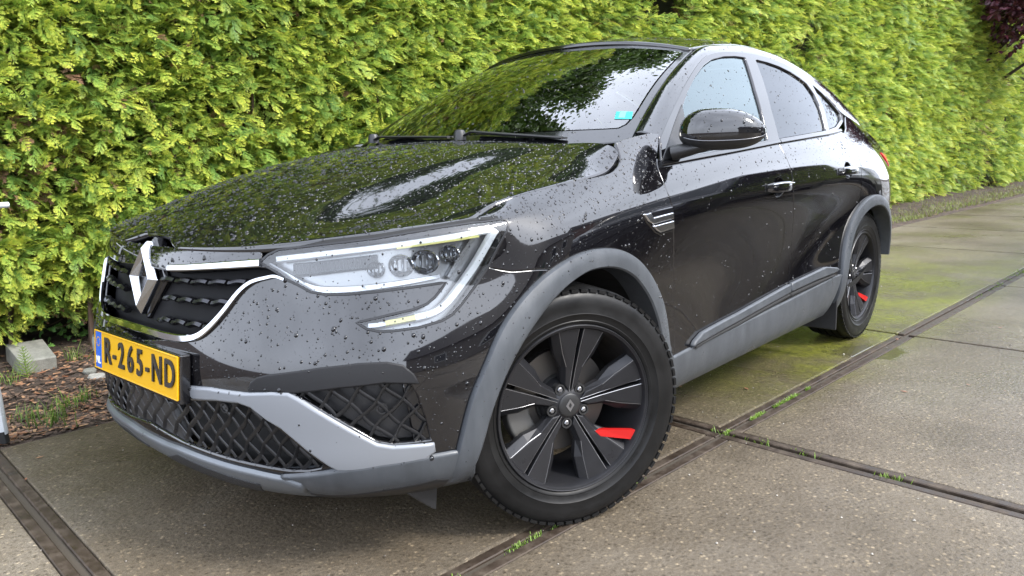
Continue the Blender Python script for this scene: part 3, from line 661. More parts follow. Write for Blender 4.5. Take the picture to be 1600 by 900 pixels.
def text(body, size, fr, at, m, parent, name, extrude=.0012, wx=1., bold=0., space=1.):
    c = bpy.data.curves.new('t', 'FONT'); c.body = body; c.size = size; c.extrude = extrude; c.align_x = 'CENTER'; c.align_y = 'CENTER'; c.offset = bold; c.space_character = space; c.resolution_u = 4
    t = bpy.data.objects.new('t', c); COL.objects.link(t); me = bpy.data.meshes.new_from_object(t.evaluated_get(bpy.context.evaluated_depsgraph_get())); bpy.data.objects.remove(t)
    o, X_, Y_, N_ = [np.array(q, float) for q in fr]
    for v in me.vertices: v.co = Vector(o+(at[0]+v.co.x*wx)*X_+(at[1]+v.co.y)*Y_+(v.co.z+extrude)*N_)
    ob = bpy.data.objects.new(name, me); COL.objects.link(ob); me.materials.append(MATS[m]); ob.parent = parent; return ob
for ch, xx in zip('R-265-ND', [-.172, -.124, -.076, -.014, .046, .094, .152, .226]):
    text(ch, .105 if ch != '-' else .09, fr, (xx, .002), 'plate_ink', pl, 'plate_character', .0022, .80 if ch != '-' else .8, .0014)
text('NL', .03, fr, (-PW+.022, -.032), 'plate_white', pl, 'country_code', .0006, .9, .0006)
st = MB()
for k in range(12):
    a = k*math.pi/6; st.prism([(math.cos(q)*(.0026 if i % 2 == 0 else .0012)-PW+.022+.013*math.sin(a), math.sin(q)*(.0026 if i % 2 == 0 else .0012)+.024+.013*math.cos(a)) for i, q in enumerate(np.arange(10)*math.pi/5+math.pi/2)], .0, .0008, fr)
st.build('star_ring', 'plate_yellow', pl)
# parking sensors
for q in ((754, 594), (597, 641), (346, 640)):
    c, n = px3(BODY, q, .0 if q[0] == 754 else -.012); a = np.cross(n, (0, 0, 1)); a /= np.linalg.norm(a); b = np.cross(a, n)
    mb = MB()
    for r0, h0, r1, h1 in ((.0135, -.004, .0135, .003), (.0135, .003, .0105, .003), (.0105, .003, .0105, -.001), (.0105, -.001, .0, .0015)):
        V = [c+(r0 if k == 0 else r1)*(math.cos(t)*a+math.sin(t)*b)+(h0 if k == 0 else h1)*n for k in (0, 1) for t in np.arange(16)*math.pi/8]
        mb.add(V, [(i, (i+1) % 16, 16+(i+1) % 16, 16+i) for i in range(16)])
    s_ = mb.build('parking_sensor', 'satin_black' if q[0] != 754 else 'gloss_black', car, angle=40); mirrored(s_)
# ---- headlamps
mat('lens_clear', fn=glassf((.93, .95, .95), .9)); mat('lamp_silver', (.42, .43, .45), .22, metal=.85); mat('lamp_grey', (.3, .305, .315), .26, metal=.6); mat('light_guide', (.86, .88, .9), .18)
mat('amber_guide', (.85, .8, .3), .2); mat('lamp_black', (.012, .012, .013), .25)
hl = empty('headlamp'); hl.parent = car
def inset_loop(S, L, d): 
    q = resample(S, L, .02); return insetuv(S, q, d)[0]
parts_hl = []
parts_hl.append(panel('lamp_bowl', BODY, uHL, 'lamp_grey', hl, off=-.045, depth=.004, step=.02, rim=False))
Lr = resample(BODY, uHL, .012); P, n, _, _ = BODY.ev(Lr); k = len(Lr)
parts_hl.append(mk('lamp_wall', list(P-n*.003)+list(P-n*.046), [(i, (i+1) % k, k+(i+1) % k, k+i) for i in range(k)], 'lamp_black', hl))
parts_hl.append(panel('lamp_cover', BODY, uHL, 'lens_clear', hl, off=.001, depth=.008, step=.02, edge=.004))
rimp = np.concatenate([Lr, Lr[:1]]); parts_hl.append(strip(BODY, rimp, .007, 'lamp_gasket', 'lamp_black', hl, off=-.001, th=.003))
def lampstrip(pxs, wd, name, m, off, th=.012): parts_hl.append(strip(BODY, BODY.px(smooth_px(pxs, 5)), wd, name, m, hl, off=off, th=th))
lampstrip([(427, 404), (500, 396), (600, 385), (700, 371), (774, 356)], .016, 'light_guide', 'light_guide', -.024)
lampstrip([(779, 358), (762, 388), (742, 420), (718, 452), (700, 473), (680, 487), (650, 495)], .021, 'light_guide', 'light_guide', -.022)
lampstrip([(650, 495), (625, 500), (602, 504)], .015, 'light_guide', 'amber_guide', -.022)
lampstrip([(602, 504.5), (588, 507), (575, 508)], .014, 'light_guide', 'lamp_silver', -.022)
lampstrip([(620, 388), (700, 377), (750, 369)], .006, 'light_guide', 'amber_guide', -.016)
lampstrip([(415, 411), (445, 430), (470, 445), (500, 452), (560, 450), (630, 441), (690, 431)], [*np.linspace(.006, .022, 12), *np.linspace(.022, .012, 19)], 'lamp_ledge', 'lamp_silver', -.03, .014)
mat('lamp_frost', (.11, .115, .125), .35, fn=ribbed)
lampstrip([(450, 421), (480, 419), (520, 415), (590, 408)], .034, 'lamp_ledge', 'lamp_frost', -.042, .016)
lampstrip([(705, 432), (725, 400), (745, 372)], .012, 'lamp_ledge', 'lamp_silver', -.034, .014)
for q, r in (((632, 414), .028), (( 672, 408), .03), ((590, 420), .02), ((712, 396), .022)):
    c, n = px3(BODY, q, -.03); f_ = np.array([.9, .42, 0.05]); f_ /= np.linalg.norm(f_); a = np.cross(f_, (0, 0, 1)); a /= np.linalg.norm(a); b = np.cross(a, f_); mb = MB(); prof = [(1., .012), (.93, .014), (.8, .0), (.55, -.014), (.2, -.02), (0.01, -.021)]
    V = [c+r*s0*(math.cos(t)*a*1.25+math.sin(t)*b)+h*f_ for s0, h in prof for t in np.arange(24)*math.pi/12]
    mb.add(V, [(i*24+j, i*24+(j+1) % 24, i*24+24+(j+1) % 24, i*24+24+j) for i in range(5) for j in range(24)]); parts_hl.append(mb.build('reflector', 'chrome', hl, angle=60))
    for t0 in (-.5, 0, .5):
        parts_hl.append(MB().box(c+a*r*t0*1.2+f_*.0, (.004, .004, r*1.5)).build('reflector_rib', 'lamp_silver', hl))
s_ = strip(BODY, BODY.px(smooth_px([(425, 389), (437, 387), (507, 378), (587, 369), (640, 360), (693, 351), (745, 342), (778, 339)], 4)), .014, 'hood_gap_shade', 'matte_black', car, off=-.004, th=.004); mirrored(s_)  # black strip stands in for the shade in the gap under the hood edge
hl2 = empty('headlamp'); hl2.parent = car
for o in parts_hl: mirrored(o, hl2)
# ------------------------------------------------------------------ the car: flanks
def xzpath(S, L): return S.xz(L)
def arch(Lo, Li, name, side=1):
    """flat wheel-arch moulding between an outer and an inner curve"""
    n = len(Lo); uo, ui = BODY.xz(Lo), BODY.xz(Li); Po, no, _, _ = BODY.ev(uo); Pi, ni, _, _ = BODY.ev(ui)
    no[:, 2] *= .2; no /= np.linalg.norm(no, axis=1, keepdims=True)
    mid = lambda k: BODY.pts(uo*(1-k)+ui*k)
    rows = [Po-no*.012, Po+no*.008, mid(.05)+no*.015, mid(.28)+no*.019, mid(.5)+no*.021, mid(.74)+no*.022, mid(.92)+no*.022, Pi+no*.017, Pi-no*.004, Pi-no*.06]
    V = np.array(rows).transpose(1, 0, 2).reshape(-1, 3); k = len(rows)
    F = [(i*k+j, i*k+j+1, (i+1)*k+j+1, (i+1)*k+j) for i in range(n-1) for j in range(k-1)]+[tuple(range(k)), tuple((n-1)*k+j for j in range(k))]
    o = MB().add(V, F).build(name, 'cladding', car, angle=38); mirrored(o); return o
def even(L, n): 
    L = np.array(L); d = np.r_[0, np.cumsum(np.linalg.norm(np.diff(L, axis=0), axis=1))]; t = np.linspace(0, d[-1], n); return np.stack([np.interp(t, d, L[:, 0]), np.interp(t, d, L[:, 1])], 1)
arch(even(ARO, 60), even(ARI, 60), 'wheel_arch_trim'); arch(even(RRO, 60), even(RRI, 60), 'wheel_arch_trim')
# wheel housings
def housing(cx, rx, name):
    mb = MB(); a = np.linspace(-.25, math.pi+.25, 36); V = [(cx+r*math.cos(t)*s, y, .335+r*math.sin(t)*s*.97) for y, s in ((.835, 1), (.75, 1.0), (.5, 1.0)) for t in a for r in (rx,)]; k = 36
    mb.add(V, [(i*k+j, i*k+j+1, (i+1)*k+j+1, (i+1)*k+j) for i in range(2) for j in range(k-1)]+[tuple(2*k+j for j in range(k))]); o = mb.build(name, 'matte_black', car); mirrored(o)
housing(-.065, .435, 'wheel_housing'); housing(-2.685, .42, 'wheel_housing')
# rocker cladding and the grey garnish above it
ROCK = [(1051, 556), (1076, 542), (1230, 470), (1300, 432), (1318, 423), (1313, 440), (1306, 466), (1296, 470)]
r0 = BODY.px([(1050, 557), (1080, 541), (1150, 508), (1231, 468), (1280, 443), (1303, 431), (1313, 428)]); x0 = BODY.pts(r0)
rock = np.concatenate([r0, BODY.xz([(-2.16, .30)]), vline(BODY.xz([(-2.14, .27)])[0][0], uARO[2][0]+.05, .55, 16), uARO[3:5]])
panel('sill_cladding', BODY, rock, 'cladding', car, off=.012, depth=.04, edge=.008, step=.022, mirror=True)
def doortrim(L, off, m, nm, depth=.02, edge=.006): panel(nm, BODY, BODY.px(L), m, door_f if L[0][0] < 1200 and L[0][0] < 1231 else door_r, off=off, depth=depth, edge=edge, step=.016, mirror=(door_f2 if L[0][0] < 1231 else door_r2))
doortrim([(1077, 541), (1080, 533), (1092, 519), (1150, 488), (1229, 444), (1229.5, 457), (1150, 501), (1095, 531)], .022, 'cladding', 'sill_garnish')
doortrim([(1232, 442.5), (1265, 427), (1286, 417), (1303, 418), (1307, 421), (1300, 426), (1270, 438), (1232, 455.5)], .022, 'cladding', 'sill_garnish')
doortrim([(1079, 543), (1095, 533), (1150, 503), (1229.5, 459), (1229.7, 463.5), (1150, 508.5), (1085, 542)], .018, 'matte_black', 'garnish_groove')
doortrim([(1232, 458), (1270, 440.5), (1300, 428.5), (1304, 429), (1270, 446), (1232, 463)], .018, 'matte_black', 'garnish_groove')
# chrome emblem on the wing
def wingpiece(L, off, m, parent, nm, edge=.003): return panel(nm, BODY, BODY.px(L), m, parent, off=off, depth=.012, edge=edge, step=.01, mirror=True)
wingpiece([(1001, 334), (1016, 331), (1050, 323), (1051, 361), (1030, 367), (1023, 364), (1010, 349)], .004, 'gloss_black', car, 'wing_vent')
wingpiece([(1003, 335), (1014, 332.5), (1018, 340), (1049, 332), (1050, 341), (1018, 350), (1011, 346)], .010, 'satin_chrome', car, 'wing_emblem', .003)
wingpiece([(1018, 353), (1050, 344.5), (1050.5, 356), (1029, 363), (1024, 360)], .010, 'satin_chrome', car, 'wing_emblem', .003)
# door handles
def handle(pc, wpx, pr):
    c, n = px3(BODY, pc, .0); P0, _ = px3(BODY, (pc[0]-wpx, pc[1]+wpx*.10)); P1, _ = px3(BODY, (pc[0]+wpx, pc[1]-wpx*.10)); d = (P1-P0); L = np.linalg.norm(d); d /= L; up = np.cross(n, d)
    if up[2] < 0: up = -up
    h = empty('door_handle'); 
    mb = MB(); t = np.linspace(-1, 1, 15)
    V = []
    for s_ in t:
        wz = .021*(1-.35*abs(s_)**3); e = .024*(1-.75*abs(s_)**4)
        for a, b in ((-1, 0), (-1, .7), (-.6, 1), (.6, 1), (1, .7), (1, 0)): V.append(c+d*s_*L/2+up*wz*a+n*(e*(.5+.5*b)))
    F = [(i*6+j, i*6+(j+1) % 6, (i+1)*6+(j+1) % 6, (i+1)*6+j) for i in range(14) for j in range(6)]+[tuple(range(6)), tuple(84+j for j in range(6))]
    o1 = mb.add(V, F).build('door_handle', 'paint', pr[0], angle=50); mirrored(o1, pr[1])
    rc = RC1 if pc[0] < 1300 else RC2; cc = rc.mean(0); P_, n_, _, _ = BODY.ev(rc); K = len(rc); ring = list(P_-n_*.003)
    for k_, dz in ((.9, .010), (.66, .021), (.34, .026), (.02, .027)):
        Q_, qn, _, _ = BODY.ev(cc+(rc-cc)*k_); ring += list(Q_-qn*dz)
    o2 = MB().add(ring, [(i*K+j, i*K+(j+1) % K, i*K+K+(j+1) % K, i*K+K+j) for i in range(4) for j in range(K)]).build('handle_recess', 'paint', pr[0], angle=60); mirrored(o2, pr[1])
    o3 = MB().tube([c+d*x_*L/2*.86+up*.016*(1-.2*abs(x_))+n*.0225 for x_ in np.linspace(-1, 1, 9)], .0022, 6).build('handle_chrome', 'satin_chrome', pr[0], angle=50); mirrored(o3, pr[1])
    bpy.data.objects.remove(h)
handle((1217, 292), 19, (door_f, door_f2)); handle((1325, 267), 15, (door_r, door_r2))
# ---- door mirror
mat('mirror_trim', (.16, .16, .17), .3, metal=.6)
def mirror_cap(c, a, f_, side):
    mr = empty('door_mirror'); mr.parent = car; out = []
    c = np.array(c); a = np.array(a); a /= np.linalg.norm(a); f_ = np.array(f_); f_ /= np.linalg.norm(f_); z = np.array([0, 0, 1.])
    def lump(t, p, zlo, zhi, grow=1.):
        # t along the arm axis -1..1, p angle round it
        w_ = (1-abs(t)**2.6)**.5 if t > 0 else (1-abs(t)**3.2)**.5
        cz, sx = math.sin(p), math.cos(p); top = .078*(1-.12*t-.25*t*t*(t > 0)); bot = .058
        zz = (top if cz > 0 else bot)*math.copysign(abs(cz)**.8, cz)*w_; xx = (.085 if sx > 0 else .045)*math.copysign(abs(sx)**.75, sx)*w_
        return c+a*t*.142+f_*xx*grow+z*zz*grow
    ts = np.sin(np.linspace(-math.pi/2, math.pi/2, 33)); 
    def shell_(p0, p1, n, grow):
        ps = np.linspace(p0, p1, n); V = [lump(t, p, 0, 0, grow) for t in ts for p in ps]
        return V, [(i*n+j, i*n+j+1, (i+1)*n+j+1, (i+1)*n+j) for i in range(32) for j in range(n-1)]
    out.append(MB().add(*shell_(R(-22), R(202), 33, 1.)).build('mirror_cap', 'paint', mr, angle=70))
    out.append(MB().add(*shell_(R(-158), R(-22), 21, .985)).build('mirror_base', 'satin_black', mr, angle=70))
    ln = [lump(t, R(-22), 0, 0, 1.004) for t in np.linspace(-.93, .96, 26)]; out.append(MB().tube(ln, .0016, 6).build('mirror_line', 'mirror_trim', mr, angle=60))
    arm = MB(); P0 = np.array([-.63, .855, 1.055]); P1 = np.array([-.69, .99, 1.085]); arm.tube([P0+(P1-P0)*t for t in np.linspace(0, 1, 6)], [.048, .045, .04, .036, .034, .03], 14, flat=(1.2, .55)); out.append(arm.build('mirror_arm', 'satin_black', mr, angle=60))
    if side < 0:
        for o in out:
            o.data.transform(Matrix.Diagonal((1, -1, 1, 1))); o.data.flip_normals()
mirror_cap((-.715, .992, 1.118), (-.62, .78, .01), (.78, .62, 0), 1); mirror_cap((-.76, .935, 1.06), (-1, .06, .01), (.06, 1., 0), -1)
panel('sail_panel', GLASS, GLASS.px([(1033, 252), (1043, 222), (1053, 192), (1064, 164), (1068, 180), (1070, 200), (1068, 246)]), 'satin_black', door_f, mirror=door_f2, off=.006, step=.02)
# ---- tail lamp sliver, tail fin left out of view
mat('tail_red', (.5, .02, .015), .12)
tl = np.concatenate([vline(uR-5.2, uR-2.0, 9.9, 6), vline(uR-2.0, uR-4.4, 9.1, 6)]); panel('tail_lamp', BODY, tl, 'tail_red', car, off=.006, step=.03, mirror=True)
# ---- wipers, sticker
mat('sticker', (.012, .26, .25), .5); 
sp = WIND.px([(963, 175), (989, 175), (987, 186.5), (960, 186.5)]); panel('sticker', WIND, sp, 'sticker', windscreen, off=.0022, depth=.001, step=.02, edge=.0005)
sp = WIND.px([(969, 175), (979, 175), (976, 185), (966, 185)]); mat('sticker_mark', (.1, .36, .22), .5); panel('sticker_mark', WIND, sp, 'sticker_mark', windscreen, off=.0034, depth=.001, step=.02, edge=.0005)
def wiper(pp, name):
    w_ = empty(name); w_.parent = car
    P = [px3(WIND, q, h)[0] for q, h in pp]; MB().tube(P, .009, 6, flat=(1.3, .6)).build('wiper_arm', 'satin_black', w_, angle=50)
    Q = [px3(WIND, (q[0]+6, q[1]-3), .012)[0] for q, h in pp[1:]]; MB().tube(Q, .006, 6, flat=(1.6, .6)).build('wiper_blade', 'satin_black', w_, angle=50)
    c = P[0]; MB().lathe([(.001, .03), (.016, .028), (.022, .018), (.024, -.01)], 16, 'z', c=c).build('wiper_pivot', 'satin_black', w_, angle=50)
wiper([((722, 222), .02), ((742, 216), .03), ((800, 219), .025), ((880, 223), .02)], 'wiper'); wiper([((588, 226), .02), ((600, 223), .03), ((660, 222), .025), ((705, 221), .02)], 'wiper')
# mud flap and underbody
dq = [pplane(q, 1, .74) for q in ((630, 768), (660, 757), (684, 748), (682, 796), (677, 795))]; bevel(MB().prism([(q[0], q[2]) for q in dq], -.012, .0, ((0, .74, 0), (1, 0, 0), (0, 0, 1), (0, 1, 0))).build('air_deflector', 'satin_black', car), .002)
bevel(MB().box((-2.22, .8, .22), (.012, .2, .16)).build('mud_flap', 'satin_black', car), .003)
MB().box((-1.45, 0, .27), (3.5, 1.1, .10)).build('underbody', 'matte_black', car)
# ---- cabin
mat('cabin_grey', (.02, .02, .021), .7); mat('cabin_roof', (.25, .25, .25), .9)
cb_ = empty('cabin'); cb_.parent = car
def seat(x, y):
    s_ = MB(); s_.box((x, y, .62), (.5, .48, .16)); a = R(-22); rot = [[math.cos(a), 0, math.sin(a)], [0, 1, 0], [-math.sin(a), 0, math.cos(a)]]; s_.box((x-.32, y, .9), (.14, .46, .6), rot); o = s_.build('seat', 'cabin_grey', cb_); bevel(o, .05, 3)
    h = MB().box((x-.45, y, 1.27), (.09, .26, .18), rot).build('headrest', 'cabin_grey', cb_); bevel(h, .035, 3)
for y in (.37, -.37): seat(-1.3, y); seat(-2.15, y)
bevel(MB().box((-.62, 0, .93), (.4, 1.36, .22)).build('dashboard', 'cabin_grey', cb_), .05, 3)
sw = [np.array([-.92, .37, 1.0])+.18*(np.array([0, 1, 0])*math.cos(t)+np.array([-.4, 0, .92])*math.sin(t)) for t in np.linspace(0, 2*math.pi, 29)]
MB().tube(sw, .016, 8, cap=False).build('steering_wheel', 'cabin_grey', cb_, angle=60)
MB().box((-1.5, 0, .5), (2.4, 1.4, .1)).build('cabin_floor', 'matte_black', cb_)
iv = MB().box((-1.12, 0, 1.40), (.05, .25, .07)).build('interior_mirror', 'cabin_grey', cb_); bevel(iv, .02, 3)

# ------------------------------------------------------------------ wheels
mat('rim_black', (.019, .019, .021), .36, metal=.35, spec=.5, fn=wear(20, .1)); mat('rim_edge', (.3, .3, .31), .36, metal=.9); mat('brake_steel', (.13, .12, .11), .42, metal=.8); mat('caliper_metal', (.16, .155, .145), .5, metal=.5); mat('rim_red', (.36, .010, .009), .3); mat('hub_dark', (.02, .02, .02), .4)
def tyref(n, l, b):
    t = nd(n, 'TexCoord'); z1 = nd(n, 'TexNoise', Scale=7., Detail=8., Roughness=.7); l.new(t.outputs['Object'], z1.inputs['Vector'])
    r = ramp(n, [(.35, (.006, .006, .006)), (.65, (.0115, .0112, .011))]); l.new(z1.outputs['Fac'], r.inputs[0]); l.new(r.outputs[0], b.inputs['Base Color'])
    r2 = ramp(n, [(.4, (.28, .28, .28)), (.6, (.5, .5, .5))]); l.new(z1.outputs['Fac'], r2.inputs[0]); l.new(r2.outputs[0], b.inputs['Roughness'])
mat('tyre_wet', (.01, .01, .01), .5, spec=.22, fn=tyref)
def make_wheel(name):
    w_ = empty(name); w_.parent = car; RT, H = .350, .1075
    prof = [(.238, .078), (.243, .097), (.252, .104), (.256, .1055), (.258, .104), (.266, .106), (.275, .110), (.277, .1115), (.279, .1105), (.30, .1125), (.318, .111), (.330, .106), (.338, .100), (.3445, .090), (.3485, .075)]
    for g in (.055, .02, -.015, -.05): prof += [(.3497, g+.014), (.350, g+.0045), (.343, g+.004), (.343, g-.004), (.350, g-.0045)]
    prof += [(.348, -.08), (.338, -.1), (.318, -.111), (.28, -.112), (.25, -.1), (.238, -.08)]
    ty = MB().lathe(prof, 120).build('tyre', 'tyre_wet', w_, angle=42)
    # shoulder blocks
    mb = MB()
    for k in range(72):
        a = 2*math.pi*k/72; er = np.array([math.cos(a), 0, math.sin(a)]); et = np.array([-math.sin(a), 0, math.cos(a)])
        for s_ in (1, -1): mb.box(er*.3405+np.array([0, s_*.0945, 0]), (1, 1, 1), np.stack([et*.022, np.array([0, 1, -.0])*.022, er*.0085], 1)@np.diag([1, 1, 1]))
    mb.build('shoulder_blocks', 'tyre_wet', ty)['kind'] = 'stuff'
    MB().lathe([(.240, .080), (.246, .098), (.243, .103), (.236, .101), (.231, .092), (.228, .07), (.222, .03), (.215, -.09), (.24, -.1)], 96).build('rim_barrel', 'rim_black', w_, angle=40)
    MB().lathe([(.2445, .1025), (.2425, .1045), (.2405, .1035)], 96).build('rim_lip', 'rim_black', w_, angle=60)
    dep = lambda r: .058+.034*(r/.235)**1.6
    for k in range(5):
        a0 = R(7+72*k); rad = np.array([-math.sin(a0), 0, math.cos(a0)]); lat = np.array([-math.cos(a0), 0, -math.sin(a0)])   # lat: clockwise as seen from outside
        sp_ = empty('spoke'); sp_.parent = w_
        for s_ in (1, -1):
            top = [(0.0400, 0.0030), (0.1000, 0.0040), (0.1777, 0.0057), (0.2430, 0.0072), (0.2393, 0.0464), (0.2315, 0.0762), (0.1567, 0.0474), (0.1149, 0.0268), (0.0600, 0.0190)]
            ed = [(0.0400, 0.0030), (0.1000, 0.0040), (0.1777, 0.0057), (0.2430, 0.0072), (0.2393, 0.0464), (0.2257, 0.0948), (0.1484, 0.0659), (0.1087, 0.0371), (0.0550, 0.0270)]
            n_ = len(top); V = [rad*r+lat*s_*t+np.array([0, dep(r), 0]) for r, t in top]+[rad*r+lat*s_*t+np.array([0, dep(r)-.016, 0]) for r, t in ed]+[rad*r+lat*s_*t+np.array([0, dep(r)-.034, 0]) for r, t in ed]
            F = [tuple(range(n_)), tuple(range(3*n_-1, 2*n_-1, -1))]+[(q*n_+i, q*n_+(i+1) % n_, q*n_+n_+(i+1) % n_, q*n_+n_+i) for q in (0, 1) for i in range(n_)]
            bevel(MB().add(V, F).build('spoke_blade', 'rim_black', sp_), .0018, 2)
            # thin machined edge beside the slot and along the outer flank
            MB().tube([rad*r+lat*s_*(t+.0012)+np.array([0, dep(r)-.0006, 0]) for r, t in top[:4]], .0011, 5).build('machined_edge', 'rim_edge', sp_)
            if True: MB().tube([rad*r+lat*s_*(t-.001)+np.array([0, dep(r)-.001, 0]) for r, t in [top[5], top[6], top[7]]], .0011, 5).build('machined_edge', 'rim_edge', sp_)
            if k == 2 and s_ == -1:
                q = [(.190, .130), (.128, .046), (.118, .026), (.142, .032), (.214, .112)]; V = [rad*r+lat*s_*t+np.array([0, dep(min(.23, math.hypot(r, t)))+h, 0]) for h in (-.016, .001) for r, t in q]
                MB().add(V, [(4, 3, 2, 1, 0), (5, 6, 7, 8, 9)]+[(i, (i+1) % 5, 5+(i+1) % 5, 5+i) for i in range(5)]).build('red_insert', 'rim_red', sp_)
        # wheel bolt between the pairs
        a1 = a0+R(36); c = .055*np.array([-math.sin(a1), 0, math.cos(a1)]); MB().lathe([(.0165, .03), (.0165, .058), (.0115, .058), (.0115, .045), (.0085, .045), (.0085, .056), (.006, .058), (.0005, .058)], 14, c=c).build('wheel_bolt', 'hub_dark', w_, angle=40)
        MB().lathe([(.0078, .05), (.0078, .0575), (.0055, .0595), (.0004, .0595)], 6, c=c).build('bolt_head', 'rim_edge', w_)
    MB().lathe([(.075, .0), (.075, .03), (.06, .048), (.04, .058), (.034, .06)], 40).build('hub', 'rim_black', w_, angle=40)
    cap = MB().lathe([(.034, .05), (.034, .063), (.031, .065), (.012, .066), (.0005, .066)], 40).build('centre_cap', 'hub_dark', w_, angle=40)
    dm = MB(); fr_ = ((0, .066, 0), (-1, 0, 0), (0, 0, 1), (0, 1, 0)); O_ = [(0, .019), (.0135, 0), (0, -.019), (-.0135, 0)]; I_ = [(0, .009), (.0055, 0), (0, -.009), (-.0055, 0)]
    for q in range(4): dm.prism([O_[q], O_[(q+1) % 4], I_[(q+1) % 4], I_[q]], 0, .0015, fr_)
    dm.build('cap_emblem', 'rim_edge', cap)
    MB().lathe([(.06, -.0), (.155, .0), (.155, -.022), (.06, -.022)], 60).build('brake_disc', 'brake_steel', w_, angle=40)
    MB().lathe([(.0, .01), (.08, .01), (.085, -.02)], 40).build('disc_hat', 'hub_dark', w_, angle=40)
    return w_
def caliper(w_, ang):
    mb = MB(); a = np.linspace(R(ang-24), R(ang+24), 8)
    V = [(r*-math.sin(t), h, r*math.cos(t)) for t in a for r, h in ((.105, .014), (.178, .014), (.178, -.04), (.105, -.04))]
    bevel(mb.add(V, [(i*4+j, i*4+(j+1) % 4, i*4+4+(j+1) % 4, i*4+4+j) for i in range(7) for j in range(4)]+[(0, 1, 2, 3), (31, 30, 29, 28)]).build('brake_caliper', 'caliper_metal', w_), .008, 3)
def copy_tree(o, parent):
    c = o.copy(); COL.objects.link(c); c.parent = parent
    for ch in list(o.children): copy_tree(ch, c)
    return c
wf = make_wheel('wheel'); wr = copy_tree(wf, car); wf2 = copy_tree(wf, car); wr2 = copy_tree(wf, car)
caliper(wf, 250); caliper(wr, 70)
ST = R(24)
wf.location = (-.030, .826, .349); wf.rotation_euler = (0, 0, -ST)
wr.location = (-2.71, .762, .349); wr.rotation_euler = (0, R(-14), 0)
wf2.location = (-.030, -.80, .349); wf2.rotation_euler = (0, 0, math.pi-ST); wr2.location = (-2.72, -.795, .349); wr2.rotation_euler = (0, 0, math.pi)
# ------------------------------------------------------------------ rain on the car
mat('rain', (.004, .004, .005), .02, ior=1.5)
def rain():
    rr = np.random.default_rng(3); seg = 7; allV = []; allF = []; base_ = 0
    a = np.arange(seg)*2*math.pi/seg; circ = np.stack([np.cos(a), np.sin(a)], 1)
    dome = np.concatenate([np.c_[circ, np.zeros(seg)], np.c_[circ*.78, np.full(seg, .36)], np.c_[circ*.4, np.full(seg, .56)], [[0, 0, .63]]])
    df = [(i, (i+1) % seg, seg+(i+1) % seg, seg+i) for i in range(seg)]+[(seg+i, seg+(i+1) % seg, 2*seg+(i+1) % seg, 2*seg+i) for i in range(seg)]+[(2*seg+i, 2*seg+(i+1) % seg, 3*seg) for i in range(seg)]
    dens = {'hood': (6000, .7), 'front_wing': (8500, .75), 'front_bumper': (8000, .75), 'door_skin': (2600, .65), 'windscreen': (1500, .6), 'side_window': (1600, .6), 'roof': (1500, .6), 'rear_quarter': (1600, .6), 'lamp_cover': (3500, .6), 'mirror_cap': (5000, .7), 'bumper_blade': (900, .9), 'roof_rail': (2200, .6), 'wheel_arch_trim': (1500, .6), 'quarter_window': (1500, .6), 'vent_visor': (1800, .7), 'frit_band': (1500, .6), 'bumper_lip': (900, .8), 'tailgate': (300, .6)}
    for o in [q for q in bpy.data.objects if q.type == 'MESH' and q.name.split('.')[0] in dens]:
        d, sz = dens[o.name.split('.')[0]]; me = o.data; me.calc_loop_triangles()
        V = np.empty(len(me.vertices)*3); me.vertices.foreach_get('co', V); V = V.reshape(-1, 3); T = np.empty(len(me.loop_triangles)*3, int); me.loop_triangles.foreach_get('vertices', T); T = T.reshape(-1, 3)
        A, B, C = V[T[:, 0]], V[T[:, 1]], V[T[:, 2]]; nn = np.cross(B-A, C-A); ar = np.linalg.norm(nn, axis=1)/2; nn /= (2*ar[:, None]+1e-12)
        if o.name.split('.')[0] in ('windscreen', 'side_window', 'roof', 'quarter_window') and nn[:, 2].mean() < 0: nn = -nn
        cy = (A[:, 1]+B[:, 1]+C[:, 1])/3; wgt = ar*np.clip(.35+nn[:, 2]*1.2, .0, 1.2)*(cy > -.98)*np.where(cy < -.55, .4, 1)
        if V[:, 1].max() < -.3: continue
        n = rr.poisson(wgt.sum()*d)
        if n == 0: continue
        k = rr.choice(len(T), n, p=wgt/wgt.sum()); u, v = rr.random(n), rr.random(n); f_ = u+v > 1; u[f_], v[f_] = 1-u[f_], 1-v[f_]
        P = A[k]+(B-A)[k]*u[:, None]+(C-A)[k]*v[:, None]; N_ = nn[k]; r = np.clip(np.exp(rr.normal(math.log(.00125), .6, n)), .0006, .0054)*sz/.7
        X_ = np.cross(N_, [0, .3, 1.]); X_ /= np.linalg.norm(X_, axis=1, keepdims=True)+1e-9; Y_ = np.cross(N_, X_); st = 1+rr.random(n)*.35
        W_ = P[:, None]+r[:, None, None]*(dome[None, :, 0:1]*X_[:, None]+dome[None, :, 1:2]*(Y_*st[:, None])[:, None]+dome[None, :, 2:3]*N_[:, None])
        allV.append(W_.reshape(-1, 3)); m_ = len(dome)
        for i in range(n): allF += [tuple(q+base_+i*m_ for q in f) for f in df]
        base_ += n*m_
    o = mk('raindrops', np.concatenate(allV), allF, 'rain', car, True); o['kind'] = 'stuff'; print('drops', base_//m_)
rain()
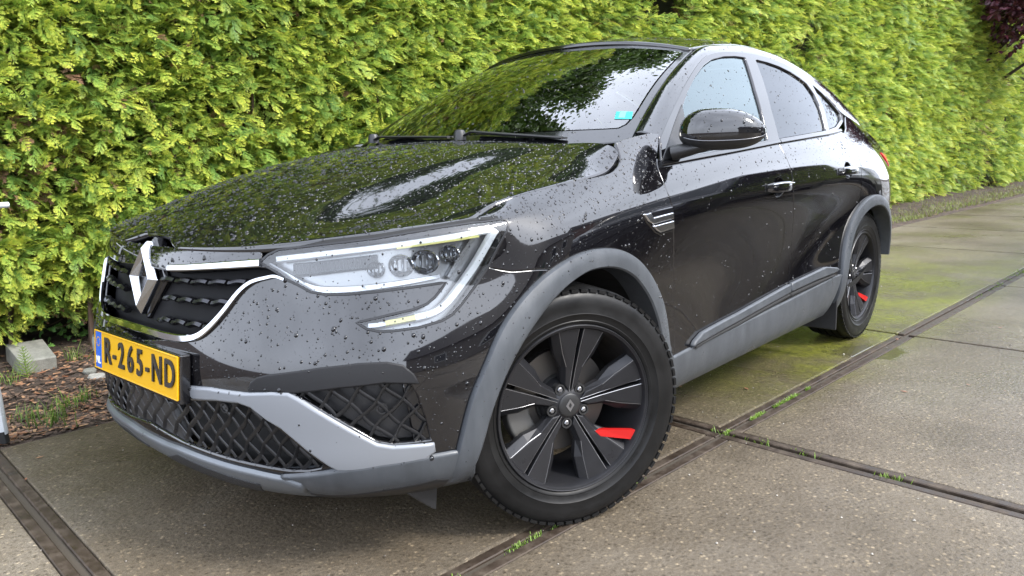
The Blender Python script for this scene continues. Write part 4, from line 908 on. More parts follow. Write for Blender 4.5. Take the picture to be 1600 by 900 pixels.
# ------------------------------------------------------------------ the yard: slabs, bed, hedge
SO = np.array([-.906, .933]); SY_ = -.0641; EX = np.array([math.cos(SY_), math.sin(SY_)]); EY = np.array([-math.sin(SY_), math.cos(SY_)])
def sw_(a, b, z=0.): q = SO+EX*a+EY*b; return (float(q[0]), float(q[1]), z)
def soilf(n, l, b):
    t = nd(n, 'TexCoord'); z = nd(n, 'TexNoise', Scale=9., Detail=8., Roughness=.7); z2 = nd(n, 'TexNoise', Scale=70., Detail=5.); l.new(t.outputs['Object'], z.inputs['Vector']); l.new(t.outputs['Object'], z2.inputs['Vector'])
    r = ramp(n, [(.3, (.018, .012, .009)), (.5, (.05, .034, .024)), (.7, (.10, .07, .05))]); l.new(z.outputs['Fac'], r.inputs[0]); l.new(r.outputs[0], b.inputs['Base Color'])
    bp = nd(n, 'Bump', Strength=.9, Distance=.02); l.new(z2.outputs['Fac'], bp.inputs['Height']); l.new(bp.outputs[0], b.inputs['Normal'])
mat('soil', (.05, .035, .025), .85, fn=soilf)
g = mk('ground', [(-300, -300, -.03), (300, -300, -.03), (300, 300, -.03), (-300, 300, -.03)], [(0, 1, 2, 3)], 'soil'); tag(g, 'bare dark earth under and around the yard', 'ground', kind='structure')
def concf(n, l, b):
    t = nd(n, 'TexCoord'); geo = nd(n, 'NewGeometry'); P = geo.outputs['Position']
    oi = nd(n, 'ObjectInfo')
    def noise(sc, de=6., ro=.6, di=0.):
        q = nd(n, 'TexNoise', Scale=sc, Detail=de, Roughness=ro, Distortion=di); l.new(P, q.inputs['Vector']); return q.outputs['Fac']
    def mixc(f, a, c, mode='MIX'):
        q = nd(n, 'Mix', data_type='RGBA', blend_type=mode)
        if isinstance(f, float): q.inputs[0].default_value = f
        else: l.new(f, q.inputs[0])
        for i, v in ((6, a), (7, c)):
            if isinstance(v, tuple): q.inputs[i].default_value = (*v, 1)
            else: l.new(v, q.inputs[i])
        return q.outputs[2]
    def rmp(f, stops):
        r = ramp(n, stops); l.new(f, r.inputs[0]); return r.outputs[0]
    def mth(op, a, c):
        q = nd(n, 'Math', operation=op)
        for i, v in ((0, a), (1, c)):
            if isinstance(v, (int, float)): q.inputs[i].default_value = v
            else: l.new(v, q.inputs[i])
        return q.outputs[0]
    base = rmp(noise(1.3, 7., .65), [(.28, (.083, .066, .045)), (.5, (.143, .117, .084)), (.72, (.195, .168, .13))])
    # exposed aggregate: pale and dark grains
    vo = nd(n, 'TexVoronoi', Scale=80.); l.new(P, vo.inputs['Vector']); wn_ = nd(n, 'TexWhiteNoise'); l.new(vo.outputs['Position'], wn_.inputs['Vector'])
    grain = rmp(wn_.outputs['Value'], [(0., (.22, .2, .18)), (.3, (.62, .6, .57)), (.65, (1.1, 1.06, 1.0)), (.85, (1.8, 1.75, 1.6)), (1., (3.2, 3.1, 2.8))])
    core = rmp(vo.outputs['Distance'], [(.0, (1, 1, 1)), (.55, (0, 0, 0))])
    base = mixc(core, base, mixc(1., base, grain, 'MULTIPLY'))
    base = mixc(rmp(noise(420., 2.), [(.42, (0, 0, 0)), (.6, (.6, .6, .6))]), base, (.03, .025, .02))
    tone = rmp(oi.outputs['Random'], [(0., (.86, .85, .84)), (1., (1.1, 1.1, 1.1))]); base = mixc(1., base, tone, 'MULTIPLY')
    # damp patches
    damp = rmp(noise(.55, 5., .6, .5), [(.4, (0, 0, 0)), (.62, (1, 1, 1))])
    base = mixc(mth('MULTIPLY', damp, .45), base, mixc(1., base, (.45, .43, .4), 'MULTIPLY'))
    # moss film along the hedge side, further back
    sx = nd(n, 'SeparateXYZ'); l.new(P, sx.inputs[0])
    def band(v, a, c, d, e):
        q = nd(n, 'MapRange', interpolation_type='SMOOTHSTEP'); l.new(v, q.inputs[0]); q.inputs[1].default_value = a; q.inputs[2].default_value = c
        q2 = nd(n, 'MapRange', interpolation_type='SMOOTHSTEP'); l.new(v, q2.inputs[0]); q2.inputs[1].default_value = d; q2.inputs[2].default_value = e; q2.inputs[3].default_value = 1; q2.inputs[4].default_value = 0
        return mth('MULTIPLY', q.outputs[0], q2.outputs[0])
    along = band(sx.outputs[0], -7.8, -4.4, -2.4, -.8)
    across = band(mth('ADD', sx.outputs[1], mth('MULTIPLY', sx.outputs[0], .064)), -1.2, -.4, .75, 1.15)
    patch = mth('MULTIPLY', mth('MULTIPLY', along, across), rmp(noise(2.2, 6., .7), [(.38, (.15, .15, .15)), (.6, (1, 1, 1))]))
    thin = mth('MULTIPLY', band(sx.outputs[0], -30, -22, -5, -2), rmp(noise(.9, 6., .7), [(.5, (0, 0, 0)), (.75, (.35, .35, .35))]))
    mossm = mth('MAXIMUM', patch, thin); mossc = rmp(noise(30., 4.), [(.3, (.06, .072, .005)), (.7, (.2, .21, .018))])
    base = mixc(mth('MULTIPLY', mossm, .7), base, mossc)
    l.new(base, b.inputs['Base Color'])
    rr = nd(n, 'MapRange'); l.new(damp, rr.inputs[0]); rr.inputs[3].default_value = .5; rr.inputs[4].default_value = .24
    # a few shallow puddles with shapes of their own
    def blob(x, y, r0, r1):
        vd = nd(n, 'VectorMath', operation='DISTANCE'); l.new(P, vd.inputs[0]); vd.inputs[1].default_value = (x, y, 0); ad = mth('ADD', vd.outputs['Value'], mth('MULTIPLY', mth('SUBTRACT', noise(4., 4.), .5), .5)); q = nd(n, 'MapRange', interpolation_type='SMOOTHSTEP'); l.new(ad, q.inputs[0]); q.inputs[1].default_value = r0; q.inputs[2].default_value = r1; q.inputs[3].default_value = 1; q.inputs[4].default_value = 0; return q.outputs[0]
    pud = mth('MAXIMUM', mth('MAXIMUM', blob(-2.45, .98, .12, .22), blob(.1, 2.55, .28, .5)), blob(-6.0, 2.2, .3, .7))
    ro = mth('SUBTRACT', rr.outputs[0], mth('MULTIPLY', pud, .34)); ro = mth('MAXIMUM', ro, .03); l.new(ro, b.inputs['Roughness'])
    base = mixc(mth('MULTIPLY', pud, .5), base, (.03, .026, .02)); l.new(base, b.inputs['Base Color'])
    sp_ = nd(n, 'MapRange'); l.new(mth('MAXIMUM', pud, mth('MULTIPLY', damp, .3)), sp_.inputs[0]); sp_.inputs[3].default_value = .15; sp_.inputs[4].default_value = .4; l.new(sp_.outputs[0], b.inputs['Specular IOR Level'])
    h = mth('ADD', mth('MULTIPLY', vo.outputs['Distance'], -.6), mth('MULTIPLY', noise(300., 3.), .5)); h = mth('ADD', h, mth('MULTIPLY', noise(6., 5.), 1.2))
    bp = nd(n, 'Bump', Strength=.8, Distance=.004); l.new(mth('SUBTRACT', .8, mth('MULTIPLY', pud, .75)), bp.inputs['Strength']); l.new(h, bp.inputs['Height']); l.new(bp.outputs[0], b.inputs['Normal'])
mat('concrete', (.2, .18, .15), .45, spec=.3, fn=concf)
def steelf(n, l, b):
    g_ = nd(n, 'NewGeometry'); z = nd(n, 'TexNoise', Scale=14., Detail=7., Roughness=.7); l.new(g_.outputs['Position'], z.inputs['Vector'])
    r = ramp(n, [(.3, (.02, .014, .01)), (.5, (.045, .033, .024)), (.72, (.095, .075, .055))]); l.new(z.outputs['Fac'], r.inputs[0]); l.new(r.outputs[0], b.inputs['Base Color'])
    r2 = ramp(n, [(.35, (.3, .3, .3)), (.6, (.7, .7, .7))]); l.new(z.outputs['Fac'], r2.inputs[0]); l.new(r2.outputs[0], b.inputs['Roughness'])
    bp = nd(n, 'Bump', Strength=.4, Distance=.004); l.new(z.outputs['Fac'], bp.inputs['Height']); l.new(bp.outputs[0], b.inputs['Normal'])
mat('rusty_steel', (.04, .03, .025), .4, metal=.1, spec=.25, fn=steelf)
mat('joint_dirt', (.05, .04, .028), .85)
pav = empty('pavement'); pav['kind'] = 'structure'; pav['label'] = 'wet concrete slab yard with rusty steel edge strips'
E2 = .038; GAP = .010
def slab_mesh(w0, w1, h0, h1):
    mb = MB(); o = mb.box(((w0+w1)/2, (h0+h1)/2, -.06), (w1-w0, h1-h0, .12)).build('slab_t', 'concrete'); bevel(o, .006, 2); me = o.data; bpy.data.objects.remove(o); return me
cache = {}
def slab(i, j, fx, fy):
    """slab between grid lines i..i+1, j..j+1 (2 m); fx, fy: steel on the cross and the long edges"""
    rx0, rx1 = (fx[0] and E2)+GAP, (fx[1] and E2)+GAP; ry0, ry1 = (fy[0] and E2)+GAP, (fy[1] and E2)+GAP; key = (fx, fy)
    if key not in cache:
        st = MB()
        if fx[0]: st.box((GAP+E2/2-.001, 1, -.031), (E2-.004, 2-2*GAP, .06))
        if fx[1]: st.box((2-GAP-E2/2+.001, 1, -.031), (E2-.004, 2-2*GAP, .06))
        if fy[0]: st.box((1, GAP+E2/2-.001, -.0315), (2-rx0-rx1-.004, E2-.004, .06))
        if fy[1]: st.box((1, 2-GAP-E2/2+.001, -.0315), (2-rx0-rx1-.004, E2-.004, .06))
        bars = []
        so_ = st.build('st', 'rusty_steel') if st.v else None
        cache[key] = (slab_mesh(rx0, 2-rx1, ry0, 2-ry1), so_.data if so_ else None)
        if so_: bpy.data.objects.remove(so_)
    me, sm = cache[key]; o = bpy.data.objects.new('slab', me); COL.objects.link(o); o.parent = pav; o.location = sw_(2*i, 2*j, random.uniform(-.004, .0)); o.rotation_euler = (random.uniform(-.0015, .0015), random.uniform(-.0015, .0015), SY_)
    bevel(o, .006, 2)
    if sm: 
        s_ = bpy.data.objects.new('steel_edge', sm); COL.objects.link(s_); s_.parent = o; bevel(s_, .003, 1)
for i in range(-15, 4):
    for j in range(-1, 4):
        fx = (i in (0, 1), i in (-1, 0)) if j in (-1, 0) else (False, False)
        fy = (j == 0 and i > -4, j == -1 and i > -4)
        slab(i, j, fx, fy)
o = mk('yard', [sw_(-60, -2, -.012), sw_(12, -2, -.012), sw_(12, 40, -.012), sw_(-60, 40, -.012)], [(0, 1, 2, 3)], 'joint_dirt'); tag(o, 'dirt between the slabs', None, kind='structure')
o = mk('far_paving', [sw_(-60, -2, -.006), sw_(-30.02, -2, -.006), sw_(-30.02, 30, -.006), sw_(-60, 30, -.006)], [(0, 1, 2, 3)], 'concrete'); tag(o, kind='structure')
o = mk('near_paving', [sw_(-30, 8.02, -.006), sw_(8, 8.02, -.006), sw_(8, 30, -.006), sw_(-30, 30, -.006)], [(0, 1, 2, 3)], 'concrete'); tag(o, kind='structure')
# ---- planting bed
def fbm(x, y, s=0):
    v = 0
    for k, (f, a) in enumerate([(1.1, .5), (2.7, .25), (6.1, .12), (13.7, .06)]): v = v+a*(np.sin(x*f+1.3*k+s)*np.cos(y*f*1.13+.7*k+s*2)+.6*np.sin((x+y)*f*.77+2.1*k+s))
    return v
nx, ny = 260, 26; A = np.linspace(5, -40, nx); B = np.concatenate([[-2.004], np.linspace(-2.02, -5., ny-1)])
V = []
for a in A:
    for b_ in B:
        d = -2-b_; z = -.012+.10*min(1, d/1.2)+(.035*fbm(a*2, b_*2)+.012*math.sin(a*17)*math.cos(b_*19))*min(1, d*4); V.append(sw_(a, b_, z if d > .01 else -.03))
F = [(i*ny+j, i*ny+j+1, (i+1)*ny+j+1, (i+1)*ny+j) for i in range(nx-1) for j in range(ny-1)]
bed = mk('soil_bed', V, F, 'soil', smooth=True); tag(bed, 'dark planting bed of bark and soil along the hedge', kind='structure')
bedt = BVHTree.FromPolygons([Vector(v) for v in V], F)
def bedz(a, b_):
    q = sw_(a, b_, 3); h = bedt.ray_cast(Vector(q), Vector((0, 0, -1)))[0]; return h.z if h else 0.
# litter: bark chips and dry leaves
lit = MB(); lit2 = MB(); r_ = random.Random(3)
for k in range(11000):
    a = r_.uniform(.7, 2.7) if k < 7000 else r_.uniform(.7, -3) if k < 8500 else r_.uniform(-3, -22); b_ = -2.03-abs(r_.gauss(0, .45)) if k % 3 else -2.03-r_.random()*1.1; q = sw_(a, b_); z = bedz(a, b_)+.004; s = r_.uniform(.006, .019); t = r_.uniform(0, 6.28); e = r_.uniform(.25, .6)
    cx, sy = math.cos(t), math.sin(t); tl = [r_.uniform(-.4, .4)*s for _ in range(4)]; c = [(-1, -e), (1, -e*.6), (1.2, e*.6), (-.8, e)]
    (lit if r_.random() < .68 else lit2).add([(q[0]+s*(u*cx-v*sy), q[1]+s*(u*sy+v*cx), z+.004+abs(tl[i])) for i, (u, v) in enumerate(c)], [(0, 1, 2, 3)])
def litf(c0, c1):
    def f(n, l, b):
        g_ = nd(n, 'NewGeometry'); r = ramp(n, [(0, c0), (1, c1)]); l.new(g_.outputs['Random Per Island'], r.inputs[0]); l.new(r.outputs[0], b.inputs['Base Color'])
    return f
mat('bark', rough=.75, fn=litf((.03, .018, .012), (.16, .10, .07))); mat('dry_leaf', rough=.6, fn=litf((.16, .06, .03), (.34, .2, .11)))
tag(lit.build('bark_litter', 'bark'), 'brown bark chips strewn over the planting bed', kind='stuff'); tag(lit2.build('leaf_litter', 'dry_leaf'), 'reddish dry leaves strewn over the planting bed', kind='stuff')
# ---- stones
def stonef(c0, c1, sc=12.):
    def f(n, l, b):
        t = nd(n, 'TexCoord'); z = nd(n, 'TexNoise', Scale=sc, Detail=8., Roughness=.7); l.new(t.outputs['Object'], z.inputs['Vector']); r = ramp(n, [(.35, c0), (.65, c1)]); l.new(z.outputs['Fac'], r.inputs[0]); l.new(r.outputs[0], b.inputs['Base Color'])
        z2 = nd(n, 'TexNoise', Scale=180., Detail=4.); l.new(t.outputs['Object'], z2.inputs['Vector']); bp = nd(n, 'Bump', Strength=.5, Distance=.004); l.new(z2.outputs['Fac'], bp.inputs['Height']); l.new(bp.outputs[0], b.inputs['Normal'])
    return f
mat('block_grey', rough=.7, fn=stonef((.13, .13, .11), (.24, .235, .205))); mat('mossy_stone', rough=.8, fn=stonef((.12, .12, .02), (.30, .27, .20), 7.)); mat('pale_stone', rough=.8, fn=stonef((.25, .23, .20), (.4, .38, .34)))
def gpx(q, z): return pplane(q, 2, z)
c = gpx((48, 572), .06); X0 = np.array([EX[0], EX[1], .02]); Y0 = np.array([EY[0], EY[1], -.2]); Y0 /= np.linalg.norm(Y0); N0 = np.cross(X0, Y0)
sb = MB().prism([(-.08, -.13), (.09, -.13), (.085, .13), (-.075, .13)], -.06, .12, ((c[0], c[1], c[2]-.03), X0*-1, Y0, np.cross(X0, Y0))).build('paving_block', 'block_grey'); bevel(sb, .006, 2); tag(sb, 'grey concrete block lying tilted in the bed left of the bumper', 'block')
def rock(q, z, s, m, label, flat=.5, seed=1):
    bm = bmesh.new(); bmesh.ops.create_icosphere(bm, subdivisions=3, radius=1)
    for v in bm.verts:
        k = 1+.22*fbm(v.co.x*1.7+seed, v.co.y*1.7, seed)+.1*fbm(v.co.z*4, v.co.x*4, seed+2); v.co *= k; v.co.z = max(min(v.co.z, .62), -.7)*flat
    me = bpy.data.meshes.new('stone'); bm.to_mesh(me); bm.free(); me.materials.append(MATS[m]); me.polygons.foreach_set('use_smooth', [True]*len(me.polygons))
    o = bpy.data.objects.new('stone', me); COL.objects.link(o); c = gpx(q, z); o.location = c; o.scale = s; o.rotation_euler = (0, 0, seed); sharp(me, 40); tag(o, label, 'stone')
rock((128, 545), .06, (.13, .11, .07), 'mossy_stone', 'flat pale stone with yellow moss beside the number plate', .6, 2.)
rock((150, 590), .03, (.05, .04, .03), 'pale_stone', 'small pale stone just left of the bumper', .8, 5.)
rock((140, 580), .05, (.035, .03, .025), 'block_grey', 'small dark pebble below the mossy stone', .8, 7.)
# ---- grit and leaf bits on the slabs
db = MB(); db2 = MB(); r_ = random.Random(9)
for k in range(900):
    a = r_.uniform(-5, 2.4); b_ = r_.uniform(-1.98, 2.6); q = sw_(a, b_, .002); s = abs(r_.gauss(0, .0025))+.0015; t = r_.uniform(0, 6.28)
    if k % 12: db.add([(q[0]+s*math.cos(t+i*1.57)*r_.uniform(.6, 1), q[1]+s*math.sin(t+i*1.57)*r_.uniform(.6, 1), q[2]) for i in range(4)]+[(q[0], q[1], q[2]+s*.8)], [(0, 1, 4), (1, 2, 4), (2, 3, 4), (3, 0, 4)])
    else: db2.add([(q[0]+s*3*math.cos(t+i*1.57)*(1 if i % 2 else .4), q[1]+s*3*math.sin(t+i*1.57)*(1 if i % 2 else .4), q[2]+.002+.003*r_.random()) for i in range(4)], [(0, 1, 2, 3)])
mat('grit', rough=.7, fn=litf((.06, .05, .04), (.4, .37, .32)))
tag(db.build('grit', 'grit'), 'loose grit scattered on the concrete slabs', kind='stuff'); tag(db2.build('leaf_bits', 'dry_leaf'), 'small dry leaf bits on the slabs', kind='stuff')
# ---- metal barrier at the left edge of the picture
mat('galvanised', (.5, .53, .55), .4, metal=.35, fn=wear(15, .15))
bar = empty('barrier', 'pale galvanised steel barrier post cut off by the left picture edge', 'barrier')
ft = gpx((3, 676), .04); top = ft+np.array([.025, -.0, .95])
o = MB().tube([ft+(top-ft)*t for t in (0, .5, 1)], .03, 12, cap=True, flat=(1.3, .7)).build('post', 'galvanised', bar, angle=50)
MB().tube([ft-np.array([0, 0, .035]), ft+np.array([.004, 0, .012])], .031, 12, flat=(1.3, .7)).build('rubber_foot', 'rubber_seal', bar, angle=50)
rl = pplane((13, 320), 1, float(top[1])); MB().tube([rl, rl+np.array([.25, .02, -.0]), rl+np.array([.9, .05, .0])], .012, 10).build('rail', 'galvanised', bar, angle=50)
# ------------------------------------------------------------------ foliage
def leafcol(stops=None, var=None, rough=.55, trans=.3, tipname='tip'):
    def f(n, l, b):
        at = nd(n, 'Attribute', attribute_name=tipname); oi = nd(n, 'ObjectInfo'); r = ramp(n, stops); l.new(at.outputs['Fac'], r.inputs[0])
        r2 = ramp(n, var); l.new(oi.outputs['Random'], r2.inputs[0]); m_ = nd(n, 'Mix', data_type='RGBA', blend_type='MULTIPLY'); m_.inputs[0].default_value = 1; l.new(r.outputs[0], m_.inputs[6]); l.new(r2.outputs[0], m_.inputs[7]); l.new(m_.outputs[2], b.inputs['Base Color'])
        tr = nd(n, 'BsdfTranslucent'); l.new(m_.outputs[2], tr.inputs[0]); ms = nd(n, 'MixShader'); ms.inputs[0].default_value = trans; l.new(b.outputs[0], ms.inputs[1]); l.new(tr.outputs[0], ms.inputs[2]); l.new(ms.outputs[0], n['Material Output'].inputs[0])
    return f
mat('thuja', rough=.5, fn=leafcol(trans=.38, stops=[(0, (.06, .115, .03)), (.36, (.25, .37, .07)), (1, (.6, .62, .12))], var=[(0, (.34, .5, .55)), (.3, (.75, .88, .8)), (.7, (1.1, 1.08, .9)), (1, (1.4, 1.25, .95))]))
mat('thuja_dead', rough=.7, fn=leafcol([(0, (.09, .045, .025)), (1, (.30, .17, .10))], [(0, (.6, .6, .6)), (1, (1.2, 1.1, 1.)) ], trans=.1))
def spray(seed, m, L=.2, nb=8, drop=.35, fan=1.):
    """one flat branchlet of a thuja: stem, side twigs, scale-like lobes"""
    r = random.Random(seed); V = []; F = []; T = []
    def quad(p, d, w_, ln, nrm, t0, t1):
        s_ = d.cross(nrm).normalized(); k = len(V); e = p+d*ln
        V.extend([p-s_*w_*.35, p+s_*w_*.35, p+d*ln*.5+s_*w_*.5, e, p+d*ln*.5-s_*w_*.5]); F.append((k, k+1, k+2, k+3, k+4)); T.extend([t0, t0, (t0+t1)/2, t1, (t0+t1)/2])
    up = Vector((0, 0, 1)); p = Vector((0, 0, 0)); d = Vector((1, 0, .12)).normalized()
    for i in range(nb):
        t = i/(nb-1); q = p+d*(L/nb); quad(p, d, .006, L/nb*1.1, up, t*.5, t*.5+.1)
        for s_ in (1, -1):
            if r.random() < .1: continue
            ln = L*.52*(1-.75*t)*r.uniform(.75, 1.15)*fan; sd = (d*r.uniform(.9, 1.2)+Vector((0, s_, 0))*r.uniform(.55, .85)+Vector((0, 0, r.uniform(-.25, .2)))).normalized(); pp = q.copy(); m_ = max(3, int(ln/.013))
            for j in range(m_):
                tt = j/m_; step = ln/m_; b0 = .3*t+.55*tt; quad(pp, sd, .0048*(1-.4*tt), step*1.35, up, b0, b0+.2)
                if 0 < j:
                    for s2 in (1, -1):
                        l2 = step*r.uniform(1.1, 1.9)*(1-.45*tt); d2 = (sd*1.2+(sd.cross(up))*s2*.8+Vector((0, 0, r.uniform(-.25, .15)))).normalized(); quad(pp, d2, .0038, l2*1.3, up, b0+.12, min(1, b0+.45))
                pp = pp+sd*step; sd = (sd+d*.10-Vector((0, 0, drop*.06))).normalized()
        p = q; d = (d+Vector((r.uniform(-.05, .05), r.uniform(-.12, .12), -drop*.13))).normalized()
    me = bpy.data.meshes.new('spray'); me.from_pydata([tuple(v) for v in V], [], F); me.materials.append(MATS[m]); a = me.attributes.new('tip', 'FLOAT', 'POINT'); a.data.foreach_set('value', [min(1., x) for x in T]); me.update(); return me
def gn_scatter(name, pts, rots, scl, meshes, pick, parent=None):
    """points with a rotation and a size, each carrying one of the meshes"""
    me = bpy.data.meshes.new(name); me.from_pydata([tuple(map(float, p)) for p in pts], [], []); 
    for nm, ty, dat, key in (('rot', 'FLOAT_VECTOR', np.array(rots, float).ravel(), 'vector'), ('scl', 'FLOAT', np.array(scl, float), 'value'), ('pick', 'INT', np.array(pick, int), 'value')):
        at = me.attributes.new(nm, ty, 'POINT'); at.data.foreach_set(key, dat)
    o = bpy.data.objects.new(name, me); COL.objects.link(o)
    if parent: o.parent = parent
    src = bpy.data.collections.new(name+'_source')
    for k, m_ in enumerate(meshes): q = bpy.data.objects.new('%s_%02d' % (name, k), m_); src.objects.link(q)
    ng = bpy.data.node_groups.new(name, 'GeometryNodeTree'); ng.interface.new_socket('Geometry', in_out='INPUT', socket_type='NodeSocketGeometry'); ng.interface.new_socket('Geometry', in_out='OUTPUT', socket_type='NodeSocketGeometry')
    N = ng.nodes; Lk = ng.links; gi = N.new('NodeGroupInput'); go = N.new('NodeGroupOutput'); mp = N.new('GeometryNodeMeshToPoints'); ip = N.new('GeometryNodeInstanceOnPoints'); ci = N.new('GeometryNodeCollectionInfo'); ci.inputs['Collection'].default_value = src; ci.inputs['Separate Children'].default_value = True; ci.inputs['Reset Children'].default_value = True
    def na(nm, ty): q = N.new('GeometryNodeInputNamedAttribute'); q.data_type = ty; q.inputs[0].default_value = nm; return q.outputs[0]
    er = N.new('FunctionNodeEulerToRotation'); Lk.new(na('rot', 'FLOAT_VECTOR'), er.inputs[0])
    Lk.new(gi.outputs[0], mp.inputs[0]); Lk.new(mp.outputs[0], ip.inputs['Points']); Lk.new(ci.outputs[0], ip.inputs['Instance']); ip.inputs['Pick Instance'].default_value = True; Lk.new(na('pick', 'INT'), ip.inputs['Instance Index']); Lk.new(er.outputs[0], ip.inputs['Rotation']); Lk.new(na('scl', 'FLOAT'), ip.inputs['Scale']); Lk.new(ip.outputs[0], go.inputs[0])
    md = o.modifiers.new('scatter', 'NODES'); md.node_group = ng; return o
# ---- the thuja hedge
hedge = empty('hedge', 'tall clipped yellow-green thuja hedge behind the car', 'hedge', sw_(-10, -3.2))
def face(a, z): return -3.02+.10*fbm(a*.8, z*1.3, 1.)+.06*fbm(a*2.3, z*2.9, 4.)-.06*z-(.55 if a > -.5 else .12)*max(0, .62-z)
HT = lambda a: 4.1+.12*math.sin(a*1.7)+.1*math.sin(a*.63) if a > -9 else 4.1+min(.9, (-9-a)*.1)+.15*math.sin(a*1.7)
pts, rots, scl, pick = [], [], [], []
r = random.Random(11)
def add_sprays(a0, a1, dens, s0, s1, zmin=.26):
    n = int((a0-a1)*4.2*dens)
    for _ in range(n):
        a = r.uniform(a1, a0); h = HT(a); z = r.uniform(zmin if a > -.5 else .08, h)
        ho = fbm(a*1.9+7, z*2.4, 9.)
        depth = r.random()**1.6*.26
        if ho > .58 and depth < .22: continue
        low = max(0, .45-z); b_ = face(a, z)-depth-(.25 if a > -.5 else 0)*low+.05; x, y, zz = sw_(a, b_, z)
        dead = r.random() < (.03+.25*max(0, .55-z)+(.28 if fbm(a*1.3+3, z*1.7, 2.) > .58 else 0))
        yaw = R(90)+SY_+r.gauss(0, .65); pitch = r.gauss(.12, .4); roll = r.gauss(.3, .42)*r.choice((1, 1, -1))
        pts.append((x-hedge.location.x, y-hedge.location.y, zz)); rots.append((roll, pitch, yaw)); scl.append(r.uniform(s0, s1)); pick.append(r.randrange(6) if not dead else 6+r.randrange(2))
add_sprays(3.2, -2.5, 2100, .4, .9); add_sprays(-2.5, -7, 1500, .45, .95); add_sprays(-7, -13, 750, .55, 1.1); add_sprays(-13, -20, 340, .8, 1.3); add_sprays(-20, -34, 120, 1.2, 2.0)
# top
for _ in range(5200):
    a = r.uniform(-34, 3.2) if _ < 2600 else r.uniform(-10, 3.2); b_ = -3.2-r.random()*1.0; x, y, zz = sw_(a, b_, HT(a)+r.gauss(0, .06)); pts.append((x-hedge.location.x, y-hedge.location.y, zz)); rots.append((r.gauss(0, .4), -.9+r.gauss(0, .5), r.uniform(0, 6.28))); scl.append(r.uniform(1., 1.8)); pick.append(r.randrange(6))
meshes = [spray(k, 'thuja', L=.17+.015*k, nb=6+k % 3, drop=.2+.1*k) for k in range(6)]+[spray(20+k, 'thuja_dead', L=.15, nb=6, drop=.6) for k in range(2)]
fo = gn_scatter('foliage', pts, rots, scl, meshes, pick, hedge); fo['kind'] = 'stuff'
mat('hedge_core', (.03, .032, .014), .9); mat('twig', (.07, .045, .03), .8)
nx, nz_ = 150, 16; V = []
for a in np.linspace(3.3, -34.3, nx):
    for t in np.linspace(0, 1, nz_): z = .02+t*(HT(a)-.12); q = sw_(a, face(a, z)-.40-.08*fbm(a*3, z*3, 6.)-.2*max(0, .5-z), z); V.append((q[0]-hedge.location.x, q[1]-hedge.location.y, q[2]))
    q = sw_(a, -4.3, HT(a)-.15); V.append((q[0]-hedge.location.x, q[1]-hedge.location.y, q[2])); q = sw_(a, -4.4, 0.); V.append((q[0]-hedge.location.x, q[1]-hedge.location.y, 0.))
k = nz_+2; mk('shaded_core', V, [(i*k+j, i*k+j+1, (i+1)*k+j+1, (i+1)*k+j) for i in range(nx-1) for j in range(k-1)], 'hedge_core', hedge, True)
for n_ in range(46):
    a = 2.6-n_*.45*(1+.01*n_)+r.uniform(-.1, .1); b_ = -3.12+r.uniform(-.08, .1); P = [np.array(sw_(a+.03*i*r.gauss(0, 1), b_+.02*i*r.gauss(0, 1), z))-np.array(hedge.location) for i, z in enumerate((-.02, .35, .8, 1.5))]
    MB().tube(P, [.018, .015, .012, .007], 7).build('stem', 'twig', hedge, angle=60)
tw = MB()
for n_ in range(420):
    a = r.uniform(2.8, -9); z = r.uniform(.15, 3); p = np.array(sw_(a, face(a, z)-r.uniform(.05, .3), z))-np.array(hedge.location); d = np.array([r.gauss(0, .5), r.uniform(.1, .6), r.uniform(-.2, .7)]); d /= np.linalg.norm(d); tw.tube([p, p+d*.08, p+d*.16+np.array([0, 0, .02])], [.004, .003, .0015], 4)
o = tw.build('twigs', 'twig', hedge); o['kind'] = 'stuff'
# ---- small plants of the bed
mat('grass_blade', rough=.5, fn=leafcol([(0, (.05, .1, .015)), (1, (.22, .34, .05))], [(0, (.8, .8, .8)), (1, (1.2, 1.2, 1.))]))
def tuft(q, label, n=40, h=.09, spread=.05, seed=0, name='grass_tuft', lean=.6, cat='grass', z=None, group=None):
    rr = random.Random(seed); c = gpx(q, .04 if z is None else z); mb = MB(); T = []
    for _ in range(n):
        a = rr.uniform(0, 6.28); b0 = np.array([rr.gauss(0, spread*.5), rr.gauss(0, spread*.5), -.01]); d = np.array([math.cos(a)*lean*rr.random(), math.sin(a)*lean*rr.random(), 1.]); hh = h*rr.uniform(.5, 1.15); s_ = np.array([-math.sin(a), math.cos(a), 0])*.0018
        p1 = b0+d*hh*.55; p2 = b0+d*hh+np.array([math.cos(a), math.sin(a), -.4])*hh*.25*lean; mb.add([b0-s_, b0+s_, p1+s_*.8, p1-s_*.8, p2], [(0, 1, 2, 3), (3, 2, 4)])
    o = mk(name, mb.v, mb.f, 'grass_blade'); at = o.data.attributes.new('tip', 'FLOAT', 'POINT'); at.data.foreach_set('value', [0, 0, .6, .6, 1]*n); o.location = c; tag(o, label, cat, group); return o
tuft((78, 660), 'green grass tuft on the bark below the concrete block', 60, .10, .09, 1); tuft((108, 632), 'small bright grass tuft right of the larger tuft on the bark', 45, .08, .07, 2); tuft((40, 650), 'thin grass tuft near the barrier foot', 26, .06, .06, 3); tuft((134, 622), 'grass tuft against the bumper edge', 30, .07, .06, 4); tuft((122, 570), 'long grass beside the mossy stone', 40, .13, .06, 5); tuft((12, 600), 'grass wisps left of the concrete block', 24, .10, .05, 6)
